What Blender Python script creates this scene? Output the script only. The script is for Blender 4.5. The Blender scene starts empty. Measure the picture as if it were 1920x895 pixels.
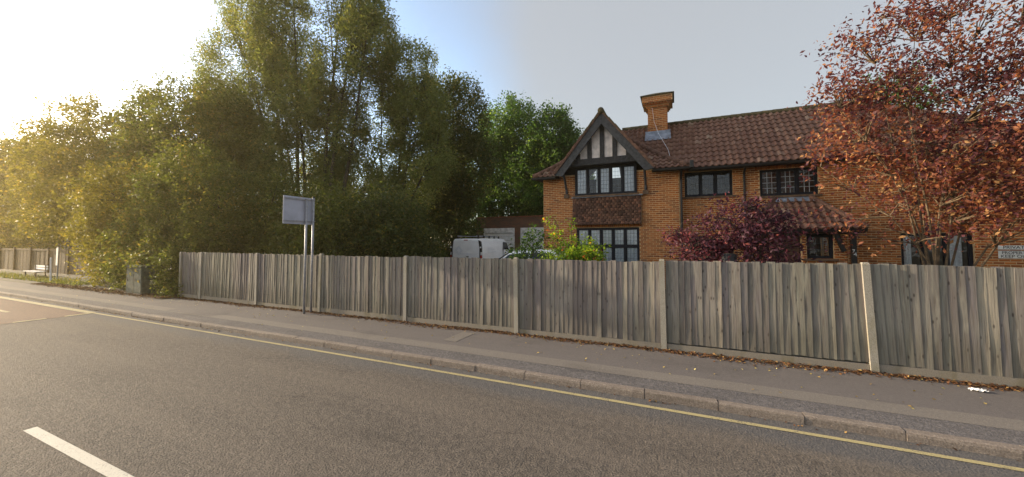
import bpy, math, random
import numpy as np
from mathutils import Vector, Matrix

random.seed(7)
RNG = np.random.default_rng(11)
scene = bpy.context.scene
COL = scene.collection
R = math.radians

# ------------------------------------------------------------------ camera
F_PX, IMG_W, IMG_H = 690.0, 1920.0, 895.0
PITCH, YAW, HORIZON = R(2.5), R(23.9), 456.0
cam_data = bpy.data.cameras.new('camera')
cam_data.sensor_width = 36.0
cam_data.lens = 36.0 * F_PX / IMG_W
cam_data.clip_end = 3000
cam_data.shift_y = ((HORIZON - F_PX * math.tan(PITCH)) - IMG_H / 2) / IMG_W
cam = bpy.data.objects.new('camera', cam_data)
cam.location = (0, 0, 2.2)
cam.rotation_euler = (R(90) + PITCH, 0, YAW)
COL.objects.link(cam)
scene.camera = cam

# ------------------------------------------------------------------ sky, sun, exposure
SUN_AZ, SUN_EL = R(-96.0), R(15.0)          # azimuth from +Y, negative is towards -X
world = bpy.data.worlds.new('World')
scene.world = world
world.use_nodes = True
nt = world.node_tree
sky = nt.nodes.new('ShaderNodeTexSky')
sky.sky_type = 'NISHITA'
sky.sun_disc = False
sky.sun_elevation = SUN_EL
sky.sun_rotation = SUN_AZ
sky.air_density = 1.0
sky.dust_density = 1.2
sky.ozone_density = 1.2
bg = nt.nodes['Background']
bg.inputs['Strength'].default_value = 0.15
# a bank of thin grey cloud covers the right-hand half of the sky, the left half is clear
veil_tc = nt.nodes.new('ShaderNodeTexCoord')
veil_sep = nt.nodes.new('ShaderNodeSeparateXYZ'); nt.links.new(veil_tc.outputs['Generated'], veil_sep.inputs[0])
veil_noise = nt.nodes.new('ShaderNodeTexNoise'); veil_noise.inputs['Scale'].default_value = 2.2; veil_noise.inputs['Detail'].default_value = 5
nt.links.new(veil_tc.outputs['Generated'], veil_noise.inputs['Vector'])
veil_add = nt.nodes.new('ShaderNodeMath'); veil_add.operation = 'MULTIPLY_ADD'; veil_add.inputs[1].default_value = 0.35
nt.links.new(veil_noise.outputs[0], veil_add.inputs[0]); nt.links.new(veil_sep.outputs[0], veil_add.inputs[2])
veil_rng = nt.nodes.new('ShaderNodeMapRange'); veil_rng.interpolation_type = 'SMOOTHSTEP'
veil_rng.inputs['From Min'].default_value = -0.42; veil_rng.inputs['From Max'].default_value = -0.05
veil_rng.inputs['To Min'].default_value = 0.08; veil_rng.inputs['To Max'].default_value = 0.80
nt.links.new(veil_add.outputs[0], veil_rng.inputs['Value'])
veil = nt.nodes.new('ShaderNodeMix'); veil.data_type = 'RGBA'
veil.inputs[7].default_value = (1.42, 1.41, 1.37, 1)
nt.links.new(veil_rng.outputs[0], veil.inputs[0])
nt.links.new(sky.outputs[0], veil.inputs[6])
nt.links.new(veil.outputs[2], bg.inputs[0])
sun_dir = Vector((math.sin(SUN_AZ) * math.cos(SUN_EL), math.cos(SUN_AZ) * math.cos(SUN_EL), math.sin(SUN_EL)))
sl = bpy.data.lights.new('sun', 'SUN')
sl.energy = 3.2
sl.angle = R(1.2)
sl.color = (1.0, 0.82, 0.58)
so = bpy.data.objects.new('sun', sl)
so.rotation_euler = sun_dir.to_track_quat('Z', 'Y').to_euler()
so.location = (-40, 10, 30)
COL.objects.link(so)
scene.view_settings.view_transform = 'Standard'
scene.view_settings.look = 'None'
scene.view_settings.gamma = 1.0
scene.view_settings.use_curve_mapping = False
scene.view_settings.exposure = 1.40
scene.cycles.max_bounces = 8
scene.cycles.transparent_max_bounces = 16

# ------------------------------------------------------------------ helpers
class MB:
    """collects shapes for ONE mesh object"""
    def __init__(self):
        self.v, self.f = [], []
    def quad(self, *p):
        i = len(self.v); self.v += [tuple(q) for q in p]; self.f.append(tuple(range(i, i + len(p))))
        return self
    def box(self, x0, x1, y0, y1, z0, z1):
        i = len(self.v)
        self.v += [(x0, y0, z0), (x1, y0, z0), (x1, y1, z0), (x0, y1, z0), (x0, y0, z1), (x1, y0, z1), (x1, y1, z1), (x0, y1, z1)]
        self.f += [tuple(i + k for k in q) for q in ((0, 3, 2, 1), (4, 5, 6, 7), (0, 1, 5, 4), (1, 2, 6, 5), (2, 3, 7, 6), (3, 0, 4, 7))]
        return self
    def prism(self, poly, axis, a, b):
        """polygon in the plane across axis, extruded from a to b"""
        def P(p, t):
            return {'x': (t, p[0], p[1]), 'y': (p[0], t, p[1]), 'z': (p[0], p[1], t)}[axis]
        n, i = len(poly), len(self.v)
        self.v += [P(p, a) for p in poly] + [P(p, b) for p in poly]
        self.f.append(tuple(i + k for k in range(n)))
        self.f.append(tuple(i + n + k for k in reversed(range(n))))
        self.f += [(i + k, i + (k + 1) % n, i + n + (k + 1) % n, i + n + k) for k in range(n)]
        return self
    def beam(self, p, q, w, h, up=(0, 0, 1)):
        p, q = Vector(p), Vector(q); d = (q - p).normalized()
        s = d.cross(Vector(up))
        if s.length < 1e-4: s = d.cross(Vector((0, 1, 0)))
        s.normalize(); u = s.cross(d).normalized()
        i = len(self.v)
        for e in (p, q):
            for a, b in ((-1, -1), (1, -1), (1, 1), (-1, 1)):
                self.v.append(tuple(e + s * a * w / 2 + u * b * h / 2))
        self.f += [tuple(i + k for k in t) for t in ((0, 1, 2, 3), (7, 6, 5, 4), (0, 4, 5, 1), (1, 5, 6, 2), (2, 6, 7, 3), (3, 7, 4, 0))]
        return self
    def tube(self, pts, rad, n=8, cap=True):
        pts = [Vector(p) for p in pts]
        if not hasattr(rad, '__len__'): rad = [rad] * len(pts)
        base = len(self.v)
        ref = Vector((0.31, 0.77, 0.2))
        for k, p in enumerate(pts):
            d = (pts[min(k + 1, len(pts) - 1)] - pts[max(k - 1, 0)]).normalized()
            s = d.cross(ref)
            if s.length < 1e-3: s = d.cross(Vector((1, 0, 0)))
            s.normalize(); u = s.cross(d)
            for j in range(n):
                a = 2 * math.pi * j / n
                self.v.append(tuple(p + (s * math.cos(a) + u * math.sin(a)) * rad[k]))
        for k in range(len(pts) - 1):
            for j in range(n):
                a, b = base + k * n + j, base + k * n + (j + 1) % n
                self.f.append((a, b, b + n, a + n))
        if cap:
            self.f.append(tuple(base + j for j in reversed(range(n))))
            self.f.append(tuple(base + (len(pts) - 1) * n + j for j in range(n)))
        return self
    def lathe(self, c, prof, axis='z', n=20):
        base = len(self.v)
        for r, h in prof:
            for j in range(n):
                a = 2 * math.pi * j / n; x, y = r * math.cos(a), r * math.sin(a)
                self.v.append({'z': (c[0] + x, c[1] + y, c[2] + h), 'x': (c[0] + h, c[1] + x, c[2] + y)}[axis])
        for k in range(len(prof) - 1):
            for j in range(n):
                a, b = base + k * n + j, base + k * n + (j + 1) % n
                self.f.append((a, b, b + n, a + n))
        self.f.append(tuple(base + j for j in reversed(range(n))))
        self.f.append(tuple(base + (len(prof) - 1) * n + j for j in range(n)))
        return self
    def mesh(self, name, mat, smooth=False):
        me = bpy.data.meshes.new(name)
        me.from_pydata(self.v, [], self.f)
        if mat: me.materials.append(mat)
        if smooth: me.polygons.foreach_set('use_smooth', [True] * len(me.polygons))
        me.update()
        return me
    def build(self, name, mat, parent=None, smooth=False, bevel=0):
        o = put(name, self.mesh(name, mat, smooth), parent)
        if bevel:
            m = o.modifiers.new('bevel', 'BEVEL'); m.width = bevel; m.segments = 2; m.limit_method = 'ANGLE'; m.angle_limit = R(35)
        return o

def put(name, data, parent=None, loc=None, rz=None):
    o = bpy.data.objects.new(name, data); COL.objects.link(o)
    if parent: o.parent = parent
    if loc: o.location = loc
    if rz: o.rotation_euler = (0, 0, rz)
    return o

def thing(name, label, cat, loc=(0, 0, 0), rz=0, group=None):
    return tag(put(name, None, None, loc, rz), label, cat, group)

def tag(o, label=None, cat=None, group=None, kind=None):
    for k, v in (('label', label), ('category', cat), ('group', group), ('kind', kind)):
        if v: o[k] = v
    return o

def np_mesh(name, verts, faces, mat, tint=None, smooth=False):
    """verts (n,3), faces (m,k) with equal corner count"""
    me = bpy.data.meshes.new(name)
    verts = np.ascontiguousarray(verts, np.float32); faces = np.ascontiguousarray(faces, np.int32)
    m, k = faces.shape
    me.vertices.add(len(verts)); me.vertices.foreach_set('co', verts.ravel())
    me.loops.add(m * k); me.loops.foreach_set('vertex_index', faces.ravel())
    me.polygons.add(m)
    me.polygons.foreach_set('loop_start', np.arange(0, m * k, k, dtype=np.int32))
    if smooth: me.polygons.foreach_set('use_smooth', np.ones(m, bool))
    if tint is not None:
        a = me.attributes.new('tint', 'FLOAT', 'POINT'); a.data.foreach_set('value', np.ascontiguousarray(tint, np.float32))
    me.update(calc_edges=True)
    if mat: me.materials.append(mat)
    return me

def bake(name, proto, mats, tints, mat, parent):
    """many copies of one small piece joined as a single 'stuff' part"""
    pv = np.array([v.co[:] for v in proto.vertices]); n = len(pv)
    M = np.array([[list(r) for r in m] for m in mats])
    V = np.einsum('mij,nj->mni', M[:, :3, :3], pv) + M[:, None, :3, 3]
    quads = np.array([list(p.vertices) for p in proto.polygons if len(p.vertices) == 4])
    Fc = (quads[None] + (np.arange(len(M)) * n)[:, None, None]).reshape(-1, 4)
    o = put(name, np_mesh(name, V.reshape(-1, 3), Fc, mat, np.repeat(tints, n)), parent)
    return tag(o, kind='stuff')

def scatter(name, proto, mats, mat_single, mat_stuff, parent, n_single, key):
    """the n_single largest pieces in view as objects of their own, the rest as one part"""
    order = sorted(range(len(mats)), key=lambda i: key(mats[i]))
    me = proto.copy(); me.materials.clear(); me.materials.append(mat_single)
    for i in order[:n_single]:
        o = put(name, me, parent); o.matrix_local = mats[i]
    rest = order[n_single:]
    if rest:
        bake(name + '_field', proto, [mats[i] for i in rest], RNG.random(len(rest)), mat_stuff, parent)

# ------------------------------------------------------------------ materials
def new_mat(name):
    m = bpy.data.materials.new(name); m.use_nodes = True
    return m, m.node_tree, m.node_tree.nodes['Principled BSDF']

def N(t, kind, **kw):
    n = t.nodes.new(kind)
    for k, v in kw.items():
        if k in n.inputs and not hasattr(n, k): n.inputs[k].default_value = v
        else:
            try: setattr(n, k, v)
            except Exception: n.inputs[k].default_value = v
    return n

def ramp(t, fac, stops, interp='LINEAR'):
    r = t.nodes.new('ShaderNodeValToRGB'); r.color_ramp.interpolation = interp
    el = r.color_ramp.elements
    while len(el) < len(stops): el.new(0.5)
    for e, (p, c) in zip(el, stops):
        e.position = p; e.color = (*c, 1) if len(c) == 3 else c
    t.links.new(fac, r.inputs[0])
    return r.outputs[0]

def noise(t, vec, scale, detail=4, rough=0.55):
    n = t.nodes.new('ShaderNodeTexNoise'); n.inputs['Scale'].default_value = scale
    n.inputs['Detail'].default_value = detail; n.inputs['Roughness'].default_value = rough
    if vec is not None: t.links.new(vec, n.inputs['Vector'])
    return n.outputs[0]

def mix(t, fac, a, b, mode='MIX'):
    m = t.nodes.new('ShaderNodeMix'); m.data_type = 'RGBA'; m.blend_type = mode
    for sock, v in ((m.inputs[0], fac), (m.inputs[6], a), (m.inputs[7], b)):
        if hasattr(v, 'is_linked'): t.links.new(v, sock)
        elif hasattr(v, '__len__'): sock.default_value = (*v, 1)
        else: sock.default_value = v
    return m.outputs[2]

def mth(t, op, a, b=0.0):
    m = t.nodes.new('ShaderNodeMath'); m.operation = op
    for s, v in ((m.inputs[0], a), (m.inputs[1], b)):
        if hasattr(v, 'is_linked'): t.links.new(v, s)
        else: s.default_value = v
    return m.outputs[0]

def bump(t, bsdf, h, strength=0.4, dist=0.01):
    b = t.nodes.new('ShaderNodeBump'); b.inputs['Strength'].default_value = strength; b.inputs['Distance'].default_value = dist
    t.links.new(h, b.inputs['Height']); t.links.new(b.outputs[0], bsdf.inputs['Normal'])

def pos(t):
    return t.nodes.new('ShaderNodeNewGeometry').outputs['Position']

def objc(t):
    return t.nodes.new('ShaderNodeTexCoord').outputs['Object']

def mapped(t, vec, scale=(1, 1, 1), loc=None):
    m = t.nodes.new('ShaderNodeMapping'); m.inputs['Scale'].default_value = scale
    t.links.new(vec, m.inputs['Vector'])
    if loc is not None: t.links.new(loc, m.inputs['Location'])
    return m.outputs[0]

def plain(name, col, rough=0.6, metal=0.0, var=0.12, scale=6.0, spec=0.5):
    m, t, b = new_mat(name)
    n = noise(t, pos(t), scale, 5)
    c2 = tuple(c * (1 - var * 1.6) for c in col); c1 = tuple(min(1, c * (1 + var)) for c in col)
    t.links.new(ramp(t, n, [(0.3, c2), (0.7, c1)]), b.inputs['Base Color'])
    b.inputs['Roughness'].default_value = rough; b.inputs['Metallic'].default_value = metal
    b.inputs['Specular IOR Level'].default_value = spec
    return m

def mat_asphalt(name, stone, dark, speck=230, relief=0.5, warm=None, rough=0.85, cracks=0.0):
    m, t, b = new_mat(name)
    p = pos(t)
    fine = noise(t, p, speck, 2, 0.6)
    mid = noise(t, p, speck / 4.5, 3)
    big = noise(t, p, 0.9, 5, 0.6)
    streak = noise(t, mapped(t, p, (0.12, 1.6, 1)), 1.0, 4)
    c = ramp(t, fine, [(0.36, dark), (0.47, stone), (0.60, tuple(x * 1.15 for x in stone)), (0.72, tuple(x * 2.0 for x in stone))])
    c = mix(t, ramp(t, mid, [(0.38, (0, 0, 0)), (0.62, (1, 1, 1))]), mix(t, 0.42, c, dark), c)
    c = mix(t, mth(t, 'MULTIPLY', big, 0.55), c, mix(t, 0.5, c, tuple(x * 0.55 for x in stone)))
    c = mix(t, ramp(t, streak, [(0.42, (0, 0, 0)), (0.75, (0.45, 0.45, 0.45))]), c, warm or stone)
    patch = noise(t, mapped(t, p, (0.5, 1.1, 1)), 1.0, 6, 0.7)
    c = mix(t, ramp(t, patch, [(0.52, (0, 0, 0)), (0.66, (0.5, 0.5, 0.5))]), c, mix(t, 0.5, c, tuple(x * 0.5 for x in dark)))
    if cracks:
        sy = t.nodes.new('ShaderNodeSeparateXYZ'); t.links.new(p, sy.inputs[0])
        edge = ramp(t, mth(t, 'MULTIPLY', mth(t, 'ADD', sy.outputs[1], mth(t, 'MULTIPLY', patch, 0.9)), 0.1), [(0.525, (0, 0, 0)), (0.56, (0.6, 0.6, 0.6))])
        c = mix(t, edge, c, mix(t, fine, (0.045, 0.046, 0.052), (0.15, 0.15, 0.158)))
        cv = t.nodes.new('ShaderNodeTexVoronoi'); cv.feature = 'DISTANCE_TO_EDGE'; cv.inputs['Scale'].default_value = 0.55
        wob = t.nodes.new('ShaderNodeVectorMath'); wob.operation = 'ADD'
        nz = t.nodes.new('ShaderNodeTexNoise'); nz.inputs['Scale'].default_value = 2.6; nz.inputs['Detail'].default_value = 6
        t.links.new(p, nz.inputs['Vector']); t.links.new(p, wob.inputs[0]); t.links.new(nz.outputs['Color'], wob.inputs[1])
        t.links.new(wob.outputs[0], cv.inputs['Vector'])
        line_ = ramp(t, cv.outputs['Distance'], [(0.0, (1, 1, 1)), (0.006, (0, 0, 0))])
        c = mix(t, mth(t, 'MULTIPLY', line_, mth(t, 'MULTIPLY', ramp(t, big, [(0.5, (0, 0, 0)), (0.62, (1, 1, 1))]), cracks)), c, tuple(x * 0.4 for x in dark))
    t.links.new(c, b.inputs['Base Color'])
    b.inputs['Roughness'].default_value = rough
    b.inputs['Specular IOR Level'].default_value = 0.3
    bump(t, b, mth(t, 'ADD', fine, mid), relief, 0.012)
    return m

M = {}
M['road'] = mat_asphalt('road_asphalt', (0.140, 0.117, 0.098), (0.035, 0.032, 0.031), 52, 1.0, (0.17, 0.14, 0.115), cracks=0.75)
M['red_road'] = mat_asphalt('red_surfacing', (0.20, 0.122, 0.085), (0.09, 0.058, 0.045), 90, 0.5)
M['foot_smooth'] = mat_asphalt('footway_tarmac', (0.155, 0.138, 0.132), (0.09, 0.08, 0.08), 150, 0.3)
M['foot_rough'] = mat_asphalt('footway_chippings', (0.155, 0.142, 0.142), (0.035, 0.032, 0.034), 75, 0.8)
M['foot_light'] = mat_asphalt('footway_trench_patch', (0.20, 0.178, 0.158), (0.125, 0.11, 0.10), 140, 0.3)
M['kerb'] = mat_asphalt('kerb_concrete', (0.235, 0.195, 0.165), (0.13, 0.105, 0.09), 60, 0.3)
M['earth'] = plain('garden_earth', (0.045, 0.04, 0.022), 0.95, 0, 0.4, 3)
M['drive'] = mat_asphalt('drive_gravel', (0.12, 0.105, 0.09), (0.05, 0.045, 0.04), 60, 0.6)

def mat_paint(name, col, wear=0.5):
    m, t, b = new_mat(name)
    p = pos(t)
    n = noise(t, p, 55, 4, 0.7); n2 = noise(t, p, 4, 3)
    f = ramp(t, mth(t, 'ADD', mth(t, 'MULTIPLY', n, 0.75), mth(t, 'MULTIPLY', n2, 0.35)), [(0.40, (1, 1, 1)), (0.52, (0, 0, 0))])
    base = mix(t, mth(t, 'MULTIPLY', n2, 0.5), col, tuple(c * 0.72 for c in col))
    t.links.new(mix(t, mth(t, 'MULTIPLY', f, wear), base, (0.1, 0.085, 0.072)), b.inputs['Base Color'])
    b.inputs['Roughness'].default_value = 0.7
    bump(t, b, n, 0.5, 0.006)
    return m
M['yellow'] = mat_paint('yellow_line_paint', (0.43, 0.36, 0.18), 1.0)
M['white_line'] = mat_paint('white_line_paint', (0.62, 0.58, 0.50), 0.5)

def mat_board():
    m, t, b = new_mat('weathered_fence_wood')
    oi = t.nodes.new('ShaderNodeObjectInfo')
    rnd = oi.outputs['Random']; p = objc(t)
    off = t.nodes.new('ShaderNodeCombineXYZ')
    for k in range(3): t.links.new(mth(t, 'MULTIPLY', rnd, (37.0, 91.0, 53.0)[k]), off.inputs[k])
    grain = noise(t, mapped(t, p, (70, 70, 2.2), off.outputs[0]), 1.0, 5, 0.65)
    blot = noise(t, mapped(t, p, (9, 9, 1.6), off.outputs[0]), 1.0, 4)
    loc = noise(t, mapped(t, oi.outputs['Location'], (0.55, 0.55, 0.55)), 1.0, 2)
    vor = t.nodes.new('ShaderNodeTexVoronoi'); vor.inputs['Scale'].default_value = 1.0
    t.links.new(mapped(t, p, (11, 11, 4.2), off.outputs[0]), vor.inputs['Vector'])
    knot = ramp(t, vor.outputs['Distance'], [(0.07, (1, 1, 1)), (0.17, (0, 0, 0))])
    tone = ramp(t, rnd, [(0.0, (0.150, 0.131, 0.128)), (0.25, (0.205, 0.183, 0.172)), (0.45, (0.172, 0.154, 0.158)), (0.65, (0.240, 0.218, 0.198)), (0.82, (0.20, 0.186, 0.165)), (0.94, (0.32, 0.28, 0.232)), (1.0, (0.13, 0.120, 0.120))], 'CONSTANT')
    green = mix(t, ramp(t, mth(t, 'ADD', mth(t, 'MULTIPLY', loc, 0.7), mth(t, 'MULTIPLY', blot, 0.45)), [(0.5, (0, 0, 0)), (0.72, (0.75, 0.75, 0.75))]), tone, (0.19, 0.19, 0.145))
    c = mix(t, ramp(t, grain, [(0.34, (0.8, 0.8, 0.8)), (0.54, (0, 0, 0))]), green, (0.10, 0.085, 0.074))
    c = mix(t, ramp(t, blot, [(0.55, (0, 0, 0)), (0.78, (0.55, 0.55, 0.55))]), c, (0.34, 0.315, 0.28))
    # damp darkening that climbs from the foot of each board, uneven in height
    sep = t.nodes.new('ShaderNodeSeparateXYZ'); t.links.new(p, sep.inputs[0])
    damp = ramp(t, mth(t, 'SUBTRACT', sep.outputs[2], mth(t, 'MULTIPLY', blot, 0.55)), [(0.0, (0.7, 0.7, 0.7)), (0.35, (0, 0, 0))])
    c = mix(t, damp, c, mix(t, 0.5, c, (0.07, 0.065, 0.045)))
    c = mix(t, mth(t, 'MULTIPLY', knot, 0.8), c, (0.03, 0.022, 0.02))
    t.links.new(c, b.inputs['Base Color'])
    b.inputs['Roughness'].default_value = 0.9; b.inputs['Specular IOR Level'].default_value = 0.2
    bump(t, b, grain, 0.5, 0.006)
    return m
M['board'] = mat_board()

def mat_concrete(name, col):
    m, t, b = new_mat(name)
    p = pos(t)
    f = noise(t, p, 70, 3, 0.7); n = noise(t, mapped(t, p, (5, 5, 1.8)), 1.0, 5)
    c = ramp(t, f, [(0.3, tuple(x * 0.62 for x in col)), (0.55, col), (0.8, tuple(x * 1.2 for x in col))])
    c = mix(t, ramp(t, n, [(0.5, (0, 0, 0)), (0.72, (0.8, 0.8, 0.8))]), c, tuple(x * f_ for x, f_ in zip(col, (0.62, 0.6, 0.42))))
    t.links.new(c, b.inputs['Base Color']); b.inputs['Roughness'].default_value = 0.9
    bump(t, b, f, 0.5, 0.006)
    return m
M['post'] = mat_concrete('fence_post_concrete', (0.34, 0.31, 0.26))
M['gravel_board'] = mat_concrete('gravel_board_concrete', (0.25, 0.22, 0.18))

def tint_ramp_mat(name, stops, single, rough=0.85, nscale=40, nstr=0.25, relief=0.4):
    m, t, b = new_mat(name)
    if single: fac = t.nodes.new('ShaderNodeObjectInfo').outputs['Random']
    else:
        a = t.nodes.new('ShaderNodeAttribute'); a.attribute_name = 'tint'; fac = a.outputs['Fac']
    c = ramp(t, fac, stops)
    p = pos(t); n = noise(t, p, nscale, 4, 0.65); big = noise(t, p, 1.1, 4)
    c = mix(t, mth(t, 'MULTIPLY', n, nstr * 2), c, mix(t, 0.6, c, tuple(x * 0.45 for x in stops[0][1])))
    c = mix(t, ramp(t, big, [(0.5, (0, 0, 0)), (0.75, (0.28, 0.28, 0.28))]), c, tuple(x * 0.6 for x in stops[1][1]))
    t.links.new(c, b.inputs['Base Color']); b.inputs['Roughness'].default_value = rough
    b.inputs['Specular IOR Level'].default_value = 0.25
    bump(t, b, n, relief, 0.006)
    return m
BR = [(0.0, (0.24, 0.072, 0.022)), (0.25, (0.36, 0.108, 0.030)), (0.55, (0.46, 0.145, 0.036)), (0.8, (0.52, 0.18, 0.046)), (0.95, (0.28, 0.08, 0.03)), (1.0, (0.15, 0.055, 0.032))]
M['brick'] = tint_ramp_mat('orange_stock_brick', BR, True)
M['brick_s'] = tint_ramp_mat('orange_stock_brick_field', BR, False)
M['mortar'] = plain('mortar', (0.56, 0.37, 0.19), 0.95, 0, 0.15, 8)
TL = [(0.0, (0.165, 0.082, 0.058)), (0.3, (0.185, 0.094, 0.066)), (0.65, (0.205, 0.108, 0.075)), (0.93, (0.235, 0.13, 0.09)), (1.0, (0.30, 0.21, 0.155))]
M['tile'] = tint_ramp_mat('brown_clay_pantile', TL, True, 0.8, 25, 0.3)
M['tile_s'] = tint_ramp_mat('brown_clay_pantile_field', TL, False, 0.8, 25, 0.3)
M['deck'] = plain('roof_underlay', (0.04, 0.025, 0.02), 0.9)
PT = [(0.0, (0.08, 0.043, 0.034)), (0.4, (0.15, 0.078, 0.056)), (0.8, (0.22, 0.115, 0.078)), (1.0, (0.29, 0.13, 0.08))]
M['hung_tile'] = tint_ramp_mat('hung_clay_tile', PT, False, 0.85, 40, 0.3)
M['ridge'] = plain('ridge_tile_clay', (0.15, 0.075, 0.05), 0.85, 0, 0.35, 9)
M['moss'] = plain('mossy_ridge_clay', (0.095, 0.075, 0.035), 0.95, 0, 0.4, 14)
M['navy'] = plain('blue_black_paint', (0.008, 0.010, 0.018), 0.6, 0, 0.3, 9, 0.25)
M['black'] = plain('black_painted_metal', (0.010, 0.010, 0.012), 0.45, 0, 0.2)
M['timber'] = plain('black_stained_timber', (0.030, 0.030, 0.034), 0.8, 0, 0.5, 14)
M['barge'] = plain('weathered_charcoal_board', (0.046, 0.047, 0.052), 0.7, 0, 0.4, 10)
M['plaster'] = plain('off_white_render', (0.68, 0.60, 0.56), 0.9, 0, 0.18, 5)
M['sill'] = plain('brown_stone_sill', (0.14, 0.085, 0.05), 0.85, 0, 0.3)
M['lead'] = plain('lead_flashing', (0.27, 0.30, 0.36), 0.55, 0.25, 0.3, 5)
M['came'] = plain('lead_came', (0.12, 0.13, 0.15), 0.5, 0.3, 0.2)
M['came_pale'] = plain('pale_glazing_lead', (0.34, 0.35, 0.36), 0.6, 0, 0.2)
M['door'] = plain('brown_oak_door', (0.09, 0.04, 0.022), 0.55, 0, 0.3, 12)
M['white_paint'] = plain('white_paint', (0.82, 0.83, 0.86), 0.5, 0, 0.1, 4)
M['old_white'] = plain('weathered_white_paint', (0.76, 0.75, 0.76), 0.7, 0, 0.22, 5)
M['van_white'] = plain('white_vehicle_paint', (0.88, 0.89, 0.92), 0.22, 0, 0.05, 2)
M['rubber'] = plain('tyre_rubber', (0.015, 0.015, 0.016), 0.85)
M['alloy'] = plain('wheel_metal', (0.42, 0.43, 0.45), 0.35, 0.8)
M['red_lamp'] = plain('red_lamp_plastic', (0.42, 0.012, 0.018), 0.25, 0, 0.1)
M['clear_lamp'] = plain('clear_lamp_plastic', (0.75, 0.76, 0.78), 0.2, 0, 0.1)
M['print'] = plain('faded_blue_print', (0.46, 0.52, 0.63), 0.5, 0, 0.1)
M['ink'] = plain('black_sign_ink', (0.015, 0.018, 0.03), 0.6)
M['sign_white'] = plain('white_sign_face', (0.70, 0.70, 0.68), 0.6, 0, 0.12)
M['galv'] = plain('galvanised_steel', (0.33, 0.34, 0.38), 0.5, 0.35, 0.15, 12)
M['sign_back'] = plain('grey_aluminium_sheet', (0.46, 0.49, 0.60), 0.5, 0.2, 0.1, 3)
M['cab'] = plain('grey_green_cabinet_paint', (0.075, 0.092, 0.078), 0.9, 0, 0.3, 7)
M['far_wood'] = plain('dark_brown_fence_wood', (0.12, 0.085, 0.05), 0.9, 0, 0.35, 9)
M['paper'] = plain('white_litter', (0.78, 0.78, 0.80), 0.7, 0, 0.05)
M['pale_wall'] = plain('pale_render', (0.62, 0.58, 0.54), 0.9, 0, 0.1)
M['grey_roof'] = plain('grey_roof_tile', (0.16, 0.15, 0.15), 0.8, 0, 0.3, 3)

def mat_glass():
    m, t, b = new_mat('window_glass')
    out = t.nodes['Material Output']
    gl = t.nodes.new('ShaderNodeBsdfGlossy'); gl.inputs['Roughness'].default_value = 0.03; gl.inputs['Color'].default_value = (0.9, 0.93, 1, 1)
    tr = t.nodes.new('ShaderNodeBsdfTransparent'); tr.inputs['Color'].default_value = (0.96, 0.98, 0.98, 1)
    fr = t.nodes.new('ShaderNodeFresnel'); fr.inputs['IOR'].default_value = 1.52
    n = noise(t, pos(t), 3.2, 2)
    bp = t.nodes.new('ShaderNodeBump'); bp.inputs['Strength'].default_value = 0.12; bp.inputs['Distance'].default_value = 0.05
    t.links.new(n, bp.inputs['Height']); t.links.new(bp.outputs[0], gl.inputs['Normal'])
    mx = t.nodes.new('ShaderNodeMixShader')
    t.links.new(mth(t, 'ADD', fr.outputs[0], 0.035), mx.inputs[0])
    t.links.new(tr.outputs[0], mx.inputs[1]); t.links.new(gl.outputs[0], mx.inputs[2])
    t.links.new(mx.outputs[0], out.inputs['Surface'])
    return m
M['glass'] = mat_glass()
m, t, b = new_mat('dark_vehicle_glass')
b.inputs['Base Color'].default_value = (0.012, 0.016, 0.018, 1); b.inputs['Roughness'].default_value = 0.06
M['car_glass'] = m
def mat_net():
    m, t, b = new_mat('white_net_curtain')
    w = t.nodes.new('ShaderNodeTexVoronoi'); w.inputs['Scale'].default_value = 16
    t.links.new(pos(t), w.inputs['Vector'])
    t.links.new(ramp(t, w.outputs['Distance'], [(0.1, (0.93, 0.94, 0.97)), (0.6, (0.68, 0.71, 0.76))]), b.inputs['Base Color'])
    b.inputs['Roughness'].default_value = 0.9
    return m
M['net'] = mat_net()

def mat_leaf(name, stops, trans=0.45, tcol=None, rough=0.55):
    m, t, b = new_mat(name)
    a = t.nodes.new('ShaderNodeAttribute'); a.attribute_name = 'tint'
    c = ramp(t, a.outputs['Fac'], stops)
    t.links.new(c, b.inputs['Base Color']); b.inputs['Roughness'].default_value = rough
    b.inputs['Specular IOR Level'].default_value = 0.25
    tl = t.nodes.new('ShaderNodeBsdfTranslucent')
    t.links.new(mix(t, 1.0, c, tcol or (1.9, 1.75, 0.9), 'MULTIPLY'), tl.inputs['Color'])
    mx = t.nodes.new('ShaderNodeMixShader'); mx.inputs[0].default_value = trans
    t.links.new(b.outputs[0], mx.inputs[1]); t.links.new(tl.outputs[0], mx.inputs[2])
    t.links.new(mx.outputs[0], t.nodes['Material Output'].inputs['Surface'])
    return m
M['leaf_sunlit'] = mat_leaf('sunlit_olive_leaf', [(0, (0.090, 0.096, 0.022)), (0.5, (0.138, 0.134, 0.029)), (0.85, (0.192, 0.174, 0.036)), (1, (0.264, 0.204, 0.048))])  # olive leaf yellowed: the backlit sun glow is put into the colour
M['leaf_olive'] = mat_leaf('olive_leaf', [(0, (0.062, 0.083, 0.025)), (0.5, (0.098, 0.119, 0.033)), (0.9, (0.138, 0.156, 0.044)), (1, (0.213, 0.175, 0.050))])
M['leaf_willow'] = mat_leaf('willow_leaf', [(0, (0.095, 0.125, 0.045)), (0.5, (0.150, 0.182, 0.064)), (0.9, (0.21, 0.235, 0.085)), (1, (0.28, 0.25, 0.08))])
M['leaf_dark'] = mat_leaf('dark_leaf', [(0, (0.031, 0.048, 0.017)), (0.5, (0.054, 0.074, 0.024)), (0.9, (0.084, 0.106, 0.036)), (1, (0.156, 0.132, 0.036))])
M['leaf_green'] = mat_leaf('fresh_green_leaf', [(0, (0.033, 0.075, 0.020)), (0.5, (0.060, 0.125, 0.030)), (0.9, (0.105, 0.185, 0.042)), (1, (0.16, 0.24, 0.05))])
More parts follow.
